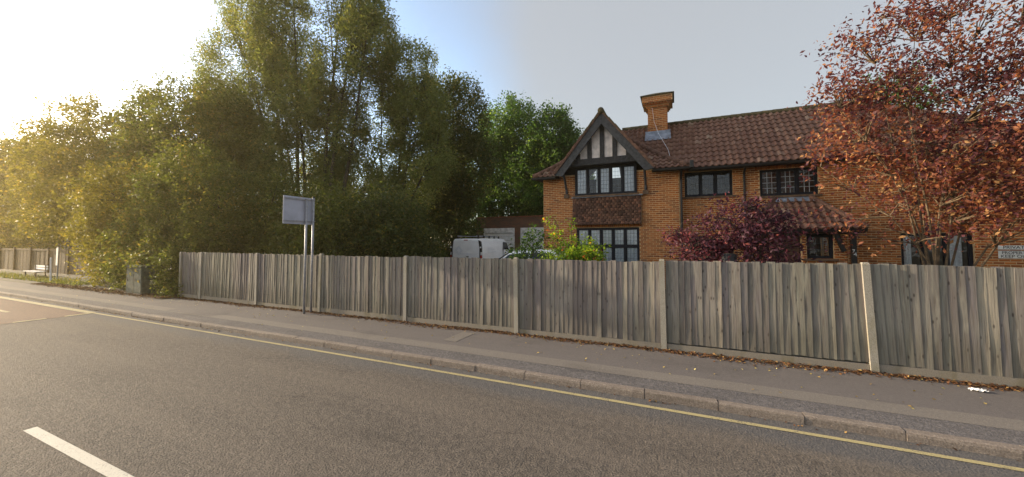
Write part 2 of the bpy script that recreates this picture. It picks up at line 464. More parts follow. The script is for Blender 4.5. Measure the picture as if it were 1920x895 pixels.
M['leaf_lime'] = mat_leaf('lime_green_leaf', [(0, (0.094, 0.175, 0.018)), (0.5, (0.194, 0.306, 0.025)), (0.9, (0.312, 0.400, 0.037)), (0.97, (0.400, 0.388, 0.050)), (1, (0.688, 0.200, 0.062))])
M['leaf_plum'] = mat_leaf('copper_plum_leaf', [(0, (0.065, 0.026, 0.042)), (0.3, (0.125, 0.042, 0.044)), (0.55, (0.21, 0.075, 0.044)), (0.8, (0.32, 0.13, 0.055)), (1, (0.42, 0.24, 0.10))], 0.4, (1.7, 1.15, 1.0))
M['leaf_maroon'] = mat_leaf('maroon_leaf', [(0, (0.05, 0.02, 0.036)), (0.4, (0.09, 0.032, 0.050)), (0.8, (0.16, 0.050, 0.062)), (1, (0.30, 0.085, 0.07))], 0.3, (1.6, 1.0, 1.1))
M['leaf_fallen'] = mat_leaf('fallen_leaf', [(0, (0.06, 0.03, 0.018)), (0.5, (0.14, 0.062, 0.028)), (0.85, (0.24, 0.115, 0.045)), (1, (0.42, 0.28, 0.10))], 0.1, (1, 1, 1), 0.8)
M['leaf_yellow'] = mat_leaf('yellow_fallen_leaf', [(0, (0.28, 0.17, 0.05)), (0.6, (0.48, 0.36, 0.11)), (1, (0.62, 0.54, 0.22))], 0.1, (1, 1, 1), 0.8)
M['bark'] = plain('grey_brown_bark', (0.055, 0.045, 0.034), 0.95, 0, 0.5, 9)
M['bark_plum'] = plain('plum_bark', (0.13, 0.088, 0.05), 0.8, 0, 0.4, 8)
M['bark_green'] = plain('green_stem', (0.10, 0.10, 0.04), 0.8, 0, 0.4, 8)

# ------------------------------------------------------------------ ground, road, footway
KERB_F, KERB_B, FENCE_Y = 5.60, 5.725, 7.95
XL, XR = -130.0, 45.0

def sheet(name, x0, x1, y0, y1, z, mat, nx=1, ny=1, fn=None):
    xs, ys = np.linspace(x0, x1, nx + 1), np.linspace(y0, y1, ny + 1)
    mb = MB()
    mb.v = [(x, y, z + (fn(x, y) if fn else 0)) for y in ys for x in xs]
    mb.f = [(j * (nx + 1) + i, j * (nx + 1) + i + 1, (j + 1) * (nx + 1) + i + 1, (j + 1) * (nx + 1) + i) for j in range(ny) for i in range(nx)]
    return tag(mb.build(name, mat, smooth=True), kind='structure')

sheet('ground', -900, 900, -900, 900, -0.12, M['earth'])
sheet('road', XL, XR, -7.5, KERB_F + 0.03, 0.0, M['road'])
sheet('red_road_surfacing', -44, -16.7, 1.85, 5.22, 0.004, M['red_road'])
sheet('footway_chipping_strip', XL, XR, KERB_B - 0.02, 6.15, 0.100, M['foot_rough'])
sheet('footway_trench_strip', XL, XR, 6.15, 6.52, 0.102, M['foot_light'], 60, 1)
sheet('footway', XL, XR, 6.52, FENCE_Y + 0.1, 0.100, M['foot_smooth'])
sheet('footway_patch', -4.62, -4.30, 6.75, 7.55, 0.105, M['foot_light'])
sheet('footway_reinstatement', -14.6, -12.2, 6.2, 6.75, 0.106, M['foot_smooth'])
sheet('footway_verge', XL, -17.5, FENCE_Y - 0.6, 9.4, 0.108, M['earth'], 40, 4, lambda x, y: 0.0 if y < 7.6 else 0.03)
def garden_z(y):
    return float(np.interp(y, [7.9, 9.5, 12, 18, 23, 26], [0.10, 0.28, 0.45, 0.50, 0.75, 0.85]))
sheet('garden', -90, 30, FENCE_Y + 0.06, 60, 0.0, M['earth'], 10, 60, lambda x, y: garden_z(y))
sheet('driveway', -14.5, -5.4, 9.2, 24.45, 0.012, M['drive'], 4, 40, lambda x, y: garden_z(y) + 0.004)

# painted lines
def line(name, x0, x1, y0, y1, mat, z=0.006):
    return sheet(name, x0, x1, y0, y1, z, mat)
line('yellow_line', -16.8, XR, 5.315, 5.388, M['yellow'])
line('yellow_bus_stop_line', -44, -16.8, 5.24, 5.42, M['yellow'], 0.0085)
for y0 in np.arange(1.9, 5.0, 0.95):
    line('yellow_bus_stop_edge', -16.84, -16.7, float(y0), float(y0) + 0.6, M['yellow'], 0.0085)
line('yellow_bus_stop_edge', -24.5, -19.4, 4.25, 4.35, M['yellow'], 0.0085)
line('white_centre_dash', -7.02, -3.1, 1.71, 1.815, M['white_line'])

# kerb with single stones
kerb = MB().box(XL, XR, KERB_F + 0.012, KERB_B - 0.01, -0.10, 0.085).build('kerb', M['foot_smooth'])
tag(kerb, kind='structure')
kvar = []
for k in range(4):
    b_ = 0.012 + 0.004 * k; L = 0.903
    prof = [(0.0, -0.08), (0.0 + 0.004, 0.10 - b_ * 1.3), (b_ * 0.6, 0.103 - b_ * 0.3), (b_ + 0.008, 0.105), (0.118, 0.105), (0.122, -0.08)]
    me = MB().prism(prof, 'x', 0.0, L).mesh('kerb_stone', M['kerb'])
    kvar.append(me)
x = -2.26 - 0.915 * 45
while x < 12:
    o = put('kerb_stone', random.choice(kvar), kerb)
    o.location = (x + random.uniform(-0.002, 0.002), KERB_F + random.uniform(-0.006, 0.006), random.uniform(-0.004, 0.004))
    o.rotation_euler = (random.uniform(-0.01, 0.01), random.uniform(-0.003, 0.003), random.uniform(-0.004, 0.004))
    x += 0.915

# ------------------------------------------------------------------ close-board fence
POSTS = [-17.6, -16.25, -12.95, -9.92, -6.64, -3.40, -0.24, 2.92, 6.08, 9.25]
TOP = {0: 1.80}
fence = thing('wooden_fence', 'long grey weathered closeboard fence with concrete posts along the footway', 'fence', (0, FENCE_Y, 0.1))
pv = []
for k in range(3):
    prof = [(-0.055, -0.05), (0.055, -0.05), (0.055, 0.05), (0.035, 0.05), (-0.035, 0.05), (-0.055, 0.05)]
    mb = MB(); w = 0.05
    hgt = 1.765
    i = len(mb.v)
    ring = [(-w, -w), (w, -w), (w, w), (-w, w)]
    for z, s in ((-0.2, 1.04), (hgt - 0.03, 1.0), (hgt, 0.72)):
        mb.v += [(a * s, b_ * s, z) for a, b_ in ring]
    for j in range(2):
        mb.f += [(j * 4 + q, j * 4 + (q + 1) % 4, j * 4 + 4 + (q + 1) % 4, j * 4 + 4 + q) for q in range(4)]
    mb.f.append((8, 9, 10, 11))
    pv.append(mb.mesh('concrete_post', M['post']))
for k, x in enumerate(POSTS):
    o = put('concrete_post', pv[k % 3], fence, (x, 0, random.uniform(-0.01, 0.02)))
    o.rotation_euler = (random.uniform(-0.012, 0.012), random.uniform(-0.012, 0.012) - (0.04 if abs(x - 2.92) < .1 else 0), 0)
bvar = []
for k in range(6):                     # feather-edge boards: one thick edge, one thin
    rr = random.Random(k)
    h = 1.60 + rr.uniform(-0.010, 0.012); w = 0.125 + rr.uniform(-0.006, 0.006)
    mb = MB(); nseg = 4
    for s in range(nseg + 1):
        z = h * s / nseg; jx = rr.uniform(-0.0025, 0.0025); jy = rr.uniform(-0.003, 0.003)
        mb.v += [(w - 0.012 + jx, -0.011 + jy, z), (w - 0.012 + jx, 0.002 + jy, z), (-0.015 + jx, 0.0 + jy, z), (-0.015 + jx, -0.005 + jy, z), (w - 0.016 + jx, -0.0145 + jy, z)]
    for s in range(nseg):
        mb.f += [(s * 5 + q, s * 5 + (q + 1) % 5, s * 5 + 5 + (q + 1) % 5, s * 5 + 5 + q) for q in range(5)]
    mb.f += [(4, 3, 2, 1, 0), tuple(nseg * 5 + q for q in range(5))]
    bvar.append(mb.mesh('fence_board', M['board']))
for k in range(len(POSTS) - 1):
    x0, x1 = POSTS[k] + 0.055, POSTS[k + 1] - 0.055
    MB().box(x0 + 0.004, x1 - 0.004, -0.022, 0.028, -0.08, 0.13 + random.uniform(-0.015, 0.02)).build('gravel_board', M['gravel_board'], fence)
    for z in (0.32, 0.95, 1.55):
        MB().prism([(0.030, z - 0.04), (0.075, z), (0.030, z + 0.04)], 'x', x0, x1).build('arris_rail', M['far_wood'], fence)
    n = round((x1 - x0) / 0.105); pitch = (x1 - x0 - 0.02) / n
    tilt0, tilt1 = random.uniform(-0.02, 0.02), random.uniform(-0.02, 0.02)
    lean = random.uniform(-0.012, 0.012)
    for i in range(n):
        f = i / n
        o = put('fence_board', random.choice(bvar), fence)
        o.location = (x0 + 0.012 + i * pitch, random.uniform(-0.003, 0.003) - 0.002, 0.135 + tilt0 * (1 - f) + tilt1 * f + random.uniform(-0.008, 0.008))
        o.rotation_euler = (lean + random.uniform(-0.006, 0.006), random.uniform(-0.008, 0.008) - (0.04 * max(0, 1 - abs(o.location.x - 2.92) / .7)), 0)
        o.scale = (1, random.uniform(0.8, 1.5), 1.0)

# ------------------------------------------------------------------ the house
WY, MY = 14.80, 15.20                 # front faces of the wing and of the main range
GZ = 0.30
house = thing('brick_house', 'orange brick house with brown tiled roof, half-timbered gable and tall chimney', 'house', (0, 0, 0))

BRICK_L, BRICK_H = 0.228, 0.076
brick_me = MB().mesh('brick', None)
bpy.data.meshes.remove(brick_me)
mb = MB(); mb.v = [(0, 0, 0), (1, 0, 0), (1, 0, 1), (0, 0, 1), (0.02, -1, 0.05), (0.98, -1, 0.05), (0.98, -1, 0.95), (0.02, -1, 0.95)]
mb.f = [(4, 5, 6, 7), (0, 1, 5, 4), (1, 2, 6, 5), (2, 3, 7, 6), (3, 0, 4, 7)]
brick_me = mb.mesh('brick', M['brick'])

def brick_mats(x0, x1, z0, z1, y, holes, soldier=()):
    """transforms of stretcher bricks on a wall facing -Y; holes are (x0,x1,z0,z1)"""
    out = []; row = 0; z = z0
    while z < z1 - 0.02:
        hh = min(BRICK_H, z1 - z) - 0.021
        zc = z + hh / 2
        iv = [(x0, x1)]
        for hx0, hx1, hz0, hz1 in holes:
            if hz0 - 0.01 < zc < hz1 + 0.01:
                nv = []
                for a, b_ in iv:
                    if hx1 <= a or hx0 >= b_: nv.append((a, b_)); continue
                    if hx0 - a > 0.02: nv.append((a, hx0))
                    if b_ - hx1 > 0.02: nv.append((hx1, b_))
                iv = nv
        for a, b_ in iv:
            x = x0 - (BRICK_L / 2 if row % 2 else 0)
            while x < b_:
                s, e = max(x, a), min(x + BRICK_L, b_)
                if e - s > 0.045:
                    g = 0.008
                    out.append(Matrix.Translation((s + g, y, z)) @ Matrix.Diagonal((e - s - 2 * g, 0.004 + random.uniform(-0.0015, 0.002), hh, 1)))
                x += BRICK_L
        z += BRICK_H; row += 1
    return out

def wall_core(mb, x0, x1, z0, z1, y0, y1, holes):
    """solid wall pieces round rectangular openings"""
    xs = sorted({x0, x1, *[min(max(h[0], x0), x1) for h in holes], *[min(max(h[1], x0), x1) for h in holes]})
    zs = sorted({z0, z1, *[min(max(h[2], z0), z1) for h in holes], *[min(max(h[3], z0), z1) for h in holes]})
    for a, b_ in zip(xs, xs[1:]):
        for c, d in zip(zs, zs[1:]):
            mx, mz = (a + b_) / 2, (c + d) / 2
            if any(h[0] < mx < h[1] and h[2] < mz < h[3] for h in holes): continue
            mb.box(a, b_, y0, y1, c, d)

H_WING = [(-3.70, -1.32, 4.12, 5.25), (-3.66, -1.25, 1.10, 2.80)]
H_MAIN = [(0.36, 1.92, 3.92, 4.84), (2.74, 4.37, 3.83, 4.75), (6.34, 7.92, 1.10, 2.50), (0.6, 1.9, 1.15, 2.35), (2.95, 4.45, 0.3, 2.5)]
mb = MB()
wall_core(mb, -5.09, 0.17, GZ, 5.0, WY, WY + 0.28, H_WING)
wall_core(mb, 0.17, 9.6, GZ, 5.0, MY, MY + 0.28, H_MAIN)
mb.box(-5.09, -4.81, WY + 0.28, 19.6, GZ, 4.9).box(-5.09, 9.6, 19.6, 19.88, GZ, 4.9).box(9.32, 9.6, MY + 0.28, 19.6, GZ, 4.9)
mb.box(-0.11, 0.17, WY + 0.28, MY + 0.5, GZ, 4.9)
wall = mb.build('wall', M['mortar'], house)
mb = MB().box(-4.8, 9.3, MY + 0.3, 19.58, 2.86, 2.95).box(-4.8, 9.3, MY + 0.3, 19.58, 4.85, 4.88).box(-4.8, -4.0, WY + .3, MY + .29, 4.85, 4.88).box(-1.0, -.12, WY + .3, MY + .29, 4.85, 4.88).box(-4.8, 9.3, 17.0, 17.1, GZ, 4.9).build('floor', M['deck'], house)
bm_ = brick_mats(-5.09, 0.17, GZ + 0.012, 4.98, WY, H_WING + [(-3.80, -1.15, 2.80, 4.12)]) + \
      brick_mats(0.19, 9.6, GZ + 0.012, 4.98, MY, H_MAIN)
def brick_key(m):
    p = m.translation
    vis = 1.75 < p.z < 4.8 and ((-1.1 < p.x < 0.1) or p.x > 8.0 or (4.5 < p.x < 6.0 and p.z > 2.7) or (-5.1 < p.x < -3.9 and p.z > 2.7))
    return (0 if vis else 100) + (p - Vector((0, 0, 2.2))).length
scatter('brick', brick_me, bm_, M['brick'], M['brick_s'], wall, 300, brick_key)
# return of the wing's left side, for a viewer further left
rot = Matrix.Rotation(R(-90), 4, 'Z')
side = [Matrix.Translation((-5.09, 19.6, 0)) @ rot @ m for m in brick_mats(0, 4.75, GZ + 0.012, 4.9, 0, [])]
bake('side_brick_field', brick_me, side, RNG.random(len(side)), M['brick_s'], wall)

def window(x0, x1, z0, z1, y, nl, rows=(1,), lead=(3, 4), curtain=None, came='came', transom=None, fw=0.055, sill=True):
    """frame mesh = the window part; panes, lead, curtain and sill are its pieces"""
    f = MB()
    f.box(x0 - .01, x0 + fw, y, y + .09, z0, z1).box(x1 - fw, x1 + .01, y, y + .09, z0, z1)
    f.box(x0 + fw, x1 - fw, y, y + .09, z1 - fw, z1 + .01).box(x0 + fw, x1 - fw, y, y + .09, z0, z0 + fw)
    cuts = [x0 + fw + (x1 - x0 - 2 * fw) * i / nl for i in range(nl + 1)]
    zc = [z0 + fw] + ([transom] if transom else []) + [z1 - fw]
    for c in cuts[1:-1]: f.box(c - .032, c + .032, y - .006, y + .085, z0 + fw, z1 - fw)
    if transom: f.box(x0 + fw, x1 - fw, y - .01, y + .08, transom - .035, transom + .035)
    cells = []
    for a, b_ in zip(cuts, cuts[1:]):
        for c, d in zip(zc, zc[1:]):
            aa, bb = a + (.032 if a != cuts[0] else 0), b_ - (.032 if b_ != cuts[-1] else 0)
            cc, dd = c + (.035 if transom and c == transom else 0), d - (.035 if transom and d == transom else 0)
            s = 0.03     # casement rail
            f.box(aa, aa + s, y + .012, y + .07, cc, dd).box(bb - s, bb, y + .012, y + .07, cc, dd)
            f.box(aa + s, bb - s, y + .012, y + .07, cc, cc + s).box(aa + s, bb - s, y + .012, y + .07, dd - s, dd)
            cells.append((aa + s, bb - s, cc + s, dd - s))
    w = f.build('window', M['navy'], house)
    for aa, bb, cc, dd in cells:
        ty = random.uniform(-0.012, 0.012)
        MB().quad((aa, y + .04, cc), (bb, y + .04 + ty * .4, cc), (bb, y + .04 + ty, dd), (aa, y + .04 + ty * .6, dd)).build('pane', M['glass'], w)
        l = MB(); hb = .008 if came == 'came_pale' else .004
        for i in range(1, lead[0]):
            xx = aa + (bb - aa) * i / lead[0]; l.box(xx - hb, xx + hb, y + .022, y + .03, cc, dd)
        for i in range(1, lead[1]):
            zz = cc + (dd - cc) * i / lead[1]; l.box(aa, bb, y + .0225, y + .0295, zz - hb, zz + hb)
        l.build('lead_lattice', M[came], w)
    if curtain:
        xs = np.linspace(x0 + .03, x1 - .03, 90); v, fc = [], []
        spans = curtain if isinstance(curtain, list) else [(x0, x1)]
        for a, b_ in spans:
            xs = np.linspace(max(a, x0 + .03), min(b_, x1 - .03), 60); mbc = MB()
            for x in xs:
                yy = y + .072 + .018 * math.sin(x * 48) + .01 * math.sin(x * 21)
                mbc.v += [(x, yy, z0 + .03), (x, yy, z1 - .03)]
            mbc.f = [(2 * i, 2 * i + 2, 2 * i + 3, 2 * i + 1) for i in range(len(xs) - 1)]
            mbc.build('net_curtain', M['net'], w, smooth=True)
    if sill:
        MB().box(x0 - .09, x1 + .09, y - .10, y + .02, z0 - .07, z0 - .004).build('sill', M['sill'], w)
    return w

tag(window(-3.70, -1.32, 4.12, 5.25, WY - 0.06, 5, lead=(3, 6), curtain=[(-3.7, -3.25), (-2.86, -2.25), (-1.82, -1.3)]), 'five-light leaded window under the timbered gable')
window(-3.66, -1.25, 1.10, 2.80, WY + 0.0, 5, lead=(3, 4), curtain=True, transom=2.08)
window(0.36, 1.92, 3.92, 4.84, MY + 0.06, 3, lead=(3, 4))
window(2.74, 4.37, 3.83, 4.75, MY + 0.04, 3, lead=(3, 4), came='came_pale')
window(6.34, 7.92, 1.10, 2.50, MY + 0.05, 3, lead=(1, 1), curtain=[(6.44, 6.62), (7.42, 7.72)])
window(0.6, 1.9, 1.15, 2.35, MY + 0.05, 2, lead=(3, 4))
# soldier courses over the openings
def soldiers(x0, x1, z0, y, h=0.19):
    n = round((x1 - x0) / 0.075); p = (x1 - x0) / n
    return [Matrix.Translation((x0 + i * p + .005, y, z0)) @ Matrix.Diagonal((p - .01, 0.013, h, 1)) for i in range(n)]
sol = soldiers(-3.78, -1.14, 2.83, WY - .01, 0.10) + soldiers(6.25, 8.0, 2.52, MY - .002, 0.21) + soldiers(2.6, 4.5, 4.76, MY - .002, 0.13)
bake('soldier_course', brick_me, sol, RNG.random(len(sol)), M['brick_s'], wall)

# tile-hung apron between the wing's windows
ap = MB()
prof = [(WY - .02, 4.02), (WY - .07, 4.02), (WY - .09, 3.5), (WY - .14, 3.15), (WY - .22, 2.95), (WY - .02, 2.95)]
ap.prism(prof, 'x', -3.79, -1.16)
apron = ap.build('tile_hung_apron', M['hung_tile'], house)
tl = MB(); tl.v = [(0, 0, 0), (1, 0, 0), (1, 0, 1), (0, 0, 1), (0.03, -1, 0), (0.97, -1, 0), (0.97, -0.3, 1), (0.03, -0.3, 1)]
tl.f = [(4, 5, 6, 7), (0, 1, 5, 4), (1, 2, 6, 5), (3, 0, 4, 7)]
ptile = tl.mesh('hung_tile', M['hung_tile'])
hm = []
for r_ in range(10):
    z = 2.93 + r_ * 0.107
    yb = float(np.interp(z, [2.95, 3.15, 3.5, 4.02], [WY - .22, WY - .14, WY - .09, WY - .07])); yt = float(np.interp(z + .107, [2.95, 3.15, 3.5, 4.02], [WY - .22, WY - .14, WY - .09, WY - .07]))
    x = -3.82 - (0.08 if r_ % 2 else 0)
    while x < -1.15:
        s, e = max(x, -3.81), min(x + .155, -1.14)
        if e - s > .04:
            sh = Matrix.Identity(4); sh[1][2] = (yt - yb) / 0.12
            hm.append(Matrix.Translation((s, yb + .004, z + random.uniform(-.004, .004))) @ sh @ Matrix.Diagonal((e - s - .006, 0.018 + random.uniform(-.003, .006), 0.12, 1)))
        x += .16
for m_ in hm[-34:]:
    pass
bake('hung_tile_field', ptile, hm, RNG.random(len(hm)), M['hung_tile'], apron)
MB().box(-3.84, -1.1, WY - .13, WY + .02, 4.025, 4.06).build('lead_capping', M['lead'], apron)

# --- roofs
EZ = 4.92
WX0, WX1, WEY = -5.45, 0.50, 14.40        # wing eaves
AX, AY, AZ = -2.50, 17.10, 7.45           # top of the wing hip
MEY, RY, RZ = 14.75, 17.20, 7.33          # main eaves, ridge
HX0, HX1 = 6.10, 9.95                     # ridge end, right hip corner
tile_mb = MB()
prof = [(0.0, 0.0), (0.10, 0.016), (0.24, 0.040), (0.38, 0.046), (0.52, 0.034), (0.64, 0.008), (0.80, -0.004), (1.02, 0.0)]
for k, (px_, pz_) in enumerate(prof):
    tile_mb.v += [(px_, 0, pz_ * 1.15 + 0.032), (px_, 1.08, pz_ * 1.1 - 0.006), (px_, 0, pz_ * 1.15 - 0.002)]
for k in range(len(prof) - 1):
    a = 3 * k
    tile_mb.f += [(a, a + 3, a + 4, a + 1), (a + 2, a + 5, a + 3, a)]
pantile = tile_mb.mesh('roof_tile', M['tile'])
TW = 0.205

def slope_tiles(P0, U, W, ulen, run, rise, inside, gauge=0.305, bell=0.0, u0=0.0):
    P0, U, W = Vector(P0), Vector(U), Vector(W); out = []
    n = max(1, round(math.hypot(run, rise) / gauge))
    zf = lambda t: rise * (t * (1 - bell) + bell * t * t)
    for k in range(n):
        t0, t1 = k / n, (k + 1) / n
        A = P0 + W * run * t0 + Vector((0, 0, zf(t0))); B = P0 + W * run * t1 + Vector((0, 0, zf(t1)))
        V = B - A; Nn = U.cross(V.normalized())
        u = u0
        while u < ulen:
            if inside(u + TW / 2, (t0 + t1) / 2 * run):
                O = A + U * u + Nn * (0.004 + random.uniform(-.003, .004)) + V * random.uniform(-.012, .012)
                Mx = Matrix.Identity(4)
                for r_ in range(3):
                    Mx[r_][0] = U[r_] * TW; Mx[r_][1] = V[r_]; Mx[r_][2] = Nn[r_]; Mx[r_][3] = O[r_]
                out.append(Mx)
            u += TW
    return out

BELL = 0.28
hw = (WX1 - WX0) / 2
deck = MB()
def bell_z(t): return EZ + (AZ - EZ) * (t * (1 - BELL) + BELL * t * t)
D = AY - WEY
for k in range(8):                                      # wing: front, left and right slopes of the hip
    t0, t1 = k / 8, (k + 1) / 8
    y0, y1 = WEY + D * t0, WEY + D * t1
    l0, l1, r0, r1 = WX0 + hw * t0, WX0 + hw * t1, WX1 - hw * t0, WX1 - hw * t1
    z0, z1 = bell_z(t0), bell_z(t1)
    g0, g1 = (max(0, 1.87 * (7.24 - z) / 2.31 - .12) for z in (z0, z1))
    deck.quad((l0, y0, z0), (max(l0, -2.53 - g0), y0, z0), (max(l1, -2.53 - g1), y1, z1), (l1, y1, z1))
    deck.quad((min(r0, -2.53 + g0), y0, z0), (r0, y0, z0), (r1, y1, z1), (min(r1, -2.53 + g1), y1, z1))
    deck.quad((l0, 19.9, z0), (l0, y0, z0), (l1, y1, z1), (l1, 19.9, z1))
    deck.quad((r0, y0, z0), (r0, RY + .5, z0), (r1, RY + .5, z1), (r1, y1, z1))
deck.quad((AX, AY, AZ), (AX + .001, 19.9, AZ), (AX - .001, 19.9, AZ))
deck.quad((0.2, MEY, EZ), (HX1, MEY, EZ), (HX0, RY, RZ), (AX, RY, RZ), (AX + .3, RY - .3, RZ - .3))
deck.quad((AX, RY, RZ), (HX0, RY, RZ), (HX1, 20.2, EZ), (AX, 20.2, EZ))
deck.quad((HX1, MEY, EZ), (HX1, 20.2, EZ), (HX0, RY, RZ))
deck.box(WX0 + .02, -4.3, WEY + .02, WY + .1, EZ - .05, EZ - .03).box(-.75, WX1, WEY + .02, WY + .1, EZ - .05, EZ - .03).box(WX1, HX1, MEY + .02, MY + .1, EZ - .05, EZ - .03)
roof = deck.build('roof', M['deck'], house)
valley = lambda y: WX1 - (y - WEY) / (AY - WEY) * (WX1 - AX) - 0.06
T = slope_tiles((AX, MEY, EZ), (1, 0, 0), (0, 1, 0), HX1 - AX, RY - MEY, RZ - EZ,
                lambda u, d: (AX + u) > valley(MEY + d) and (AX + u) < HX1 - (HX1 - HX0) * d / (RY - MEY))
T += slope_tiles((WX0, WEY, EZ), (1, 0, 0), (0, 1, 0), WX1 - WX0, D, AZ - EZ, lambda u, d: hw * d / D - .02 < u < 2 * hw - hw * d / D + .02 and abs(WX0 + u + 2.53) > 1.87 * (7.24 - bell_z(d / D)) / 2.31 - .05, bell=BELL)
T2 = slope_tiles((WX0, 19.9, EZ), (0, -1, 0), (1, 0, 0), 5.5, hw, AZ - EZ, lambda u, d: u < 5.5 - D * d / hw, bell=BELL)
def tile_key(m):
    p = m.translation
    vis = 0.6 < p.x < 5.3
    return (0 if vis else 100) + (p - Vector((0, 0, 2.2))).length
scatter('roof_tile', pantile, T, M['tile'], M['tile_s'], roof, 300, tile_key)
bake('side_tile_field', pantile, T2, RNG.random(len(T2)), M['tile_s'], roof)

def ridge_run(pts, mat, parent, r0=0.105, step=0.36, name='ridge_tile'):
    """half-round ridge and hip tiles, one object each"""
    P = [Vector(p) for p in pts]; seg = [(a, b_) for a, b_ in zip(P, P[1:])]
    for a, b_ in seg:
        L = (b_ - a).length; n = max(1, round(L / step)); d = (b_ - a) / n
        for k in range(n):
            p, q = a + d * k - d * .03, a + d * (k + 1) + d * .03
            MB().tube([p, p + (q - p) * .96, q], [r0 * 1.03, r0 * 0.94, r0 * .94], 9).build(name, mat, parent, smooth=True)
ridge_run([(AX + .4, RY, RZ + .01), (HX0, RY, RZ + .01)], M['moss'], roof)
hipR = [(WX1 - hw * t, WEY + D * t, bell_z(t) + .03) for t in (0.02, .25, .5, .75, 1)]
hipL = [(WX0 + hw * t, WEY + D * t, bell_z(t) + .03) for t in (0.02, .25, .5, .75, 1)]
ridge_run(hipR, M['ridge'], roof, name='hip_tile')
ridge_run(hipL, M['ridge'], roof, name='hip_tile')
ridge_run([(HX0, RY, RZ), (HX1, MEY, EZ + .03)], M['ridge'], roof, name='hip_tile')
# gutters and downpipes
def gutter(x0, x1, y, z):
    MB().prism([(y - .10, z + .02), (y - .085, z - .05), (y - .05, z - .075), (y - .015, z - .05), (y, z + .02)], 'x', x0, x1).build('gutter', M['black'], house)
gutter(WX0, -4.42, WEY - .01, EZ - .03); gutter(-0.72, WX1 + .02, WEY - .01, EZ - .03); gutter(WX1 + .03, HX1, MEY - .01, EZ - .03)
MB().tube([(0.24, WEY + .0, EZ - .06), (0.24, 14.55, EZ - .25), (0.235, 14.74, EZ - .4), (0.235, 14.74, GZ)], .04, 8).build('downpipe', M['black'], house)
MB().tube([(2.27, MEY - .03, EZ - .06), (2.27, MY - .09, EZ - .22), (2.27, MY - .06, EZ - .3), (2.27, MY - .06, GZ)], .038, 8).build('downpipe', M['black'], house)
MB().box(WX1 + .02, WX1 + .14, WEY - .14, WEY + .02, EZ - .06, EZ + .2).build('gutter_hopper', M['black'], house, bevel=.01)

# --- half-timbered gable
gx, gzt = -2.53, 7.24
gable = MB().prism([(-3.95, 5.30), (-1.10, 5.30), (gx, 7.0)], 'y', WEY + .06, WEY + .14).build('gable', M['plaster'], house)
MB().box(-3.98, -1.07, WEY - .03, WY + .05, 5.27, 5.53).build('tie_beam', M['timber'], gable, bevel=.012)
for xc in (-3.50, -3.04, -2.55, -2.07, -1.57):
    ht = 7.05 - abs(xc - gx) * 1.24
    MB().box(xc - .085, xc + .085, WEY + .005, WEY + .07, 5.53, ht - .08).build('timber_stud', M['timber'], gable, bevel=.008)
for s in (-1, 1):
    fx, fz = gx + s * 1.87, 4.93
    # barge board: deep flat board following the verge
    d = Vector((fx - gx, 0, fz - gzt)).normalized(); nrm = Vector((-d.z * s, 0, d.x * s)); nrm = nrm if nrm.z < 0 else -nrm
    p0, p1 = Vector((gx, 0, gzt)), Vector((fx, 0, fz))
    poly = [p0, p1, p1 + Vector((-s * .30, 0, -.06)), p0 + Vector((0, 0, -.43))]
    mbb = MB()
    ya, yb = WEY - .22, WEY - .15
    mbb.prism([(p.x, p.z) for p in poly], 'y', ya, yb).build('barge_board', M['barge'], gable, bevel=.008)
    # roof slab of the small gable with its tiles
    slab = MB(); th = nrm * -0.05
    a0, a1 = p0 + Vector((0, ya - .04, 0)), p1 + Vector((0, ya - .04, 0))
    b0, b1 = Vector((gx, AY - .3, gzt)), Vector((fx, WEY + .45, fz))
    slab.v = [tuple(q) for q in (a0, a1, b1, b0, a0 + th, a1 + th, b1 + th, b0 + th)]
    slab.f = [(0, 1, 2, 3), (7, 6, 5, 4), (0, 4, 5, 1), (1, 5, 6, 2), (2, 6, 7, 3), (3, 7, 4, 0)]
    slab.build('gable_roof', M['ridge'], gable)
    L = (p1 - p0).length; n = 8
    for k in range(n):
        q0 = p0 + (p1 - p0) * (k / n) - nrm * .075; q1 = p0 + (p1 - p0) * ((k + 1) / n) - nrm * .055
        MB().beam((q0.x, ya + .12, q0.z), (q1.x, ya + .12, q1.z), .34, .05, up=tuple(-nrm)).build('verge_tile', M['moss'] if k < 3 else M['ridge'], gable)
    # curved bracket carrying the foot of the barge board
    bx = gx + s * 1.54
    MB().tube([(bx, WEY - .12, 4.95), (bx, WEY + .12, 4.72), (bx, WY - .06, 4.40), (bx, WY - .03, 4.22)], [.055, .05, .05, .06], 6).build('gable_bracket', M['barge'], gable)
    MB().box(bx - .10, bx + .10, WY - .10, WY + .0, 4.05, 4.20).build('corbel_stone', M['sill'], gable)
MB().tube([(gx, WEY - .30, gzt + .06), (gx, AY - .4, gzt + .06)], .12, 10).build('ridge_tile', M['moss'], gable, smooth=True)

# --- chimney
CX0, CX1, CY0, CY1 = -0.98, -0.20, 16.45, 17.2
ch = MB().box(CX0 + .01, CX1 - .01, CY0 + .01, CY1 - .01, 6.5, 8.05)
ch.box(CX0 - .06, CX1 + .06, CY0 - .06, CY1 + .06, 7.92, 8.0).box(CX0 - .11, CX1 + .11, CY0 - .11, CY1 + .11, 8.0, 8.1)
ch.box(CX0 - .2, CX1 + .2, CY0 - .2, CY1 + .2, 8.1, 8.36)
chim = ch.build('chimney', M['mortar'], house)
cm = brick_mats(CX0, CX1, 6.55, 7.92, CY0 + .005, []) + brick_mats(CX0 - .06, CX1 + .06, 7.925, 8.0, CY0 - .06, []) + brick_mats(CX0 - .11, CX1 + .11, 8.005, 8.1, CY0 - .11, []) + brick_mats(CX0 - .2, CX1 + .2, 8.11, 8.36, CY0 - .2, [])
sd = [Matrix.Translation((CX0, CY1, 0)) @ rot @ m for m in brick_mats(0, CY1 - CY0, 6.55, 7.92, .01, [])]
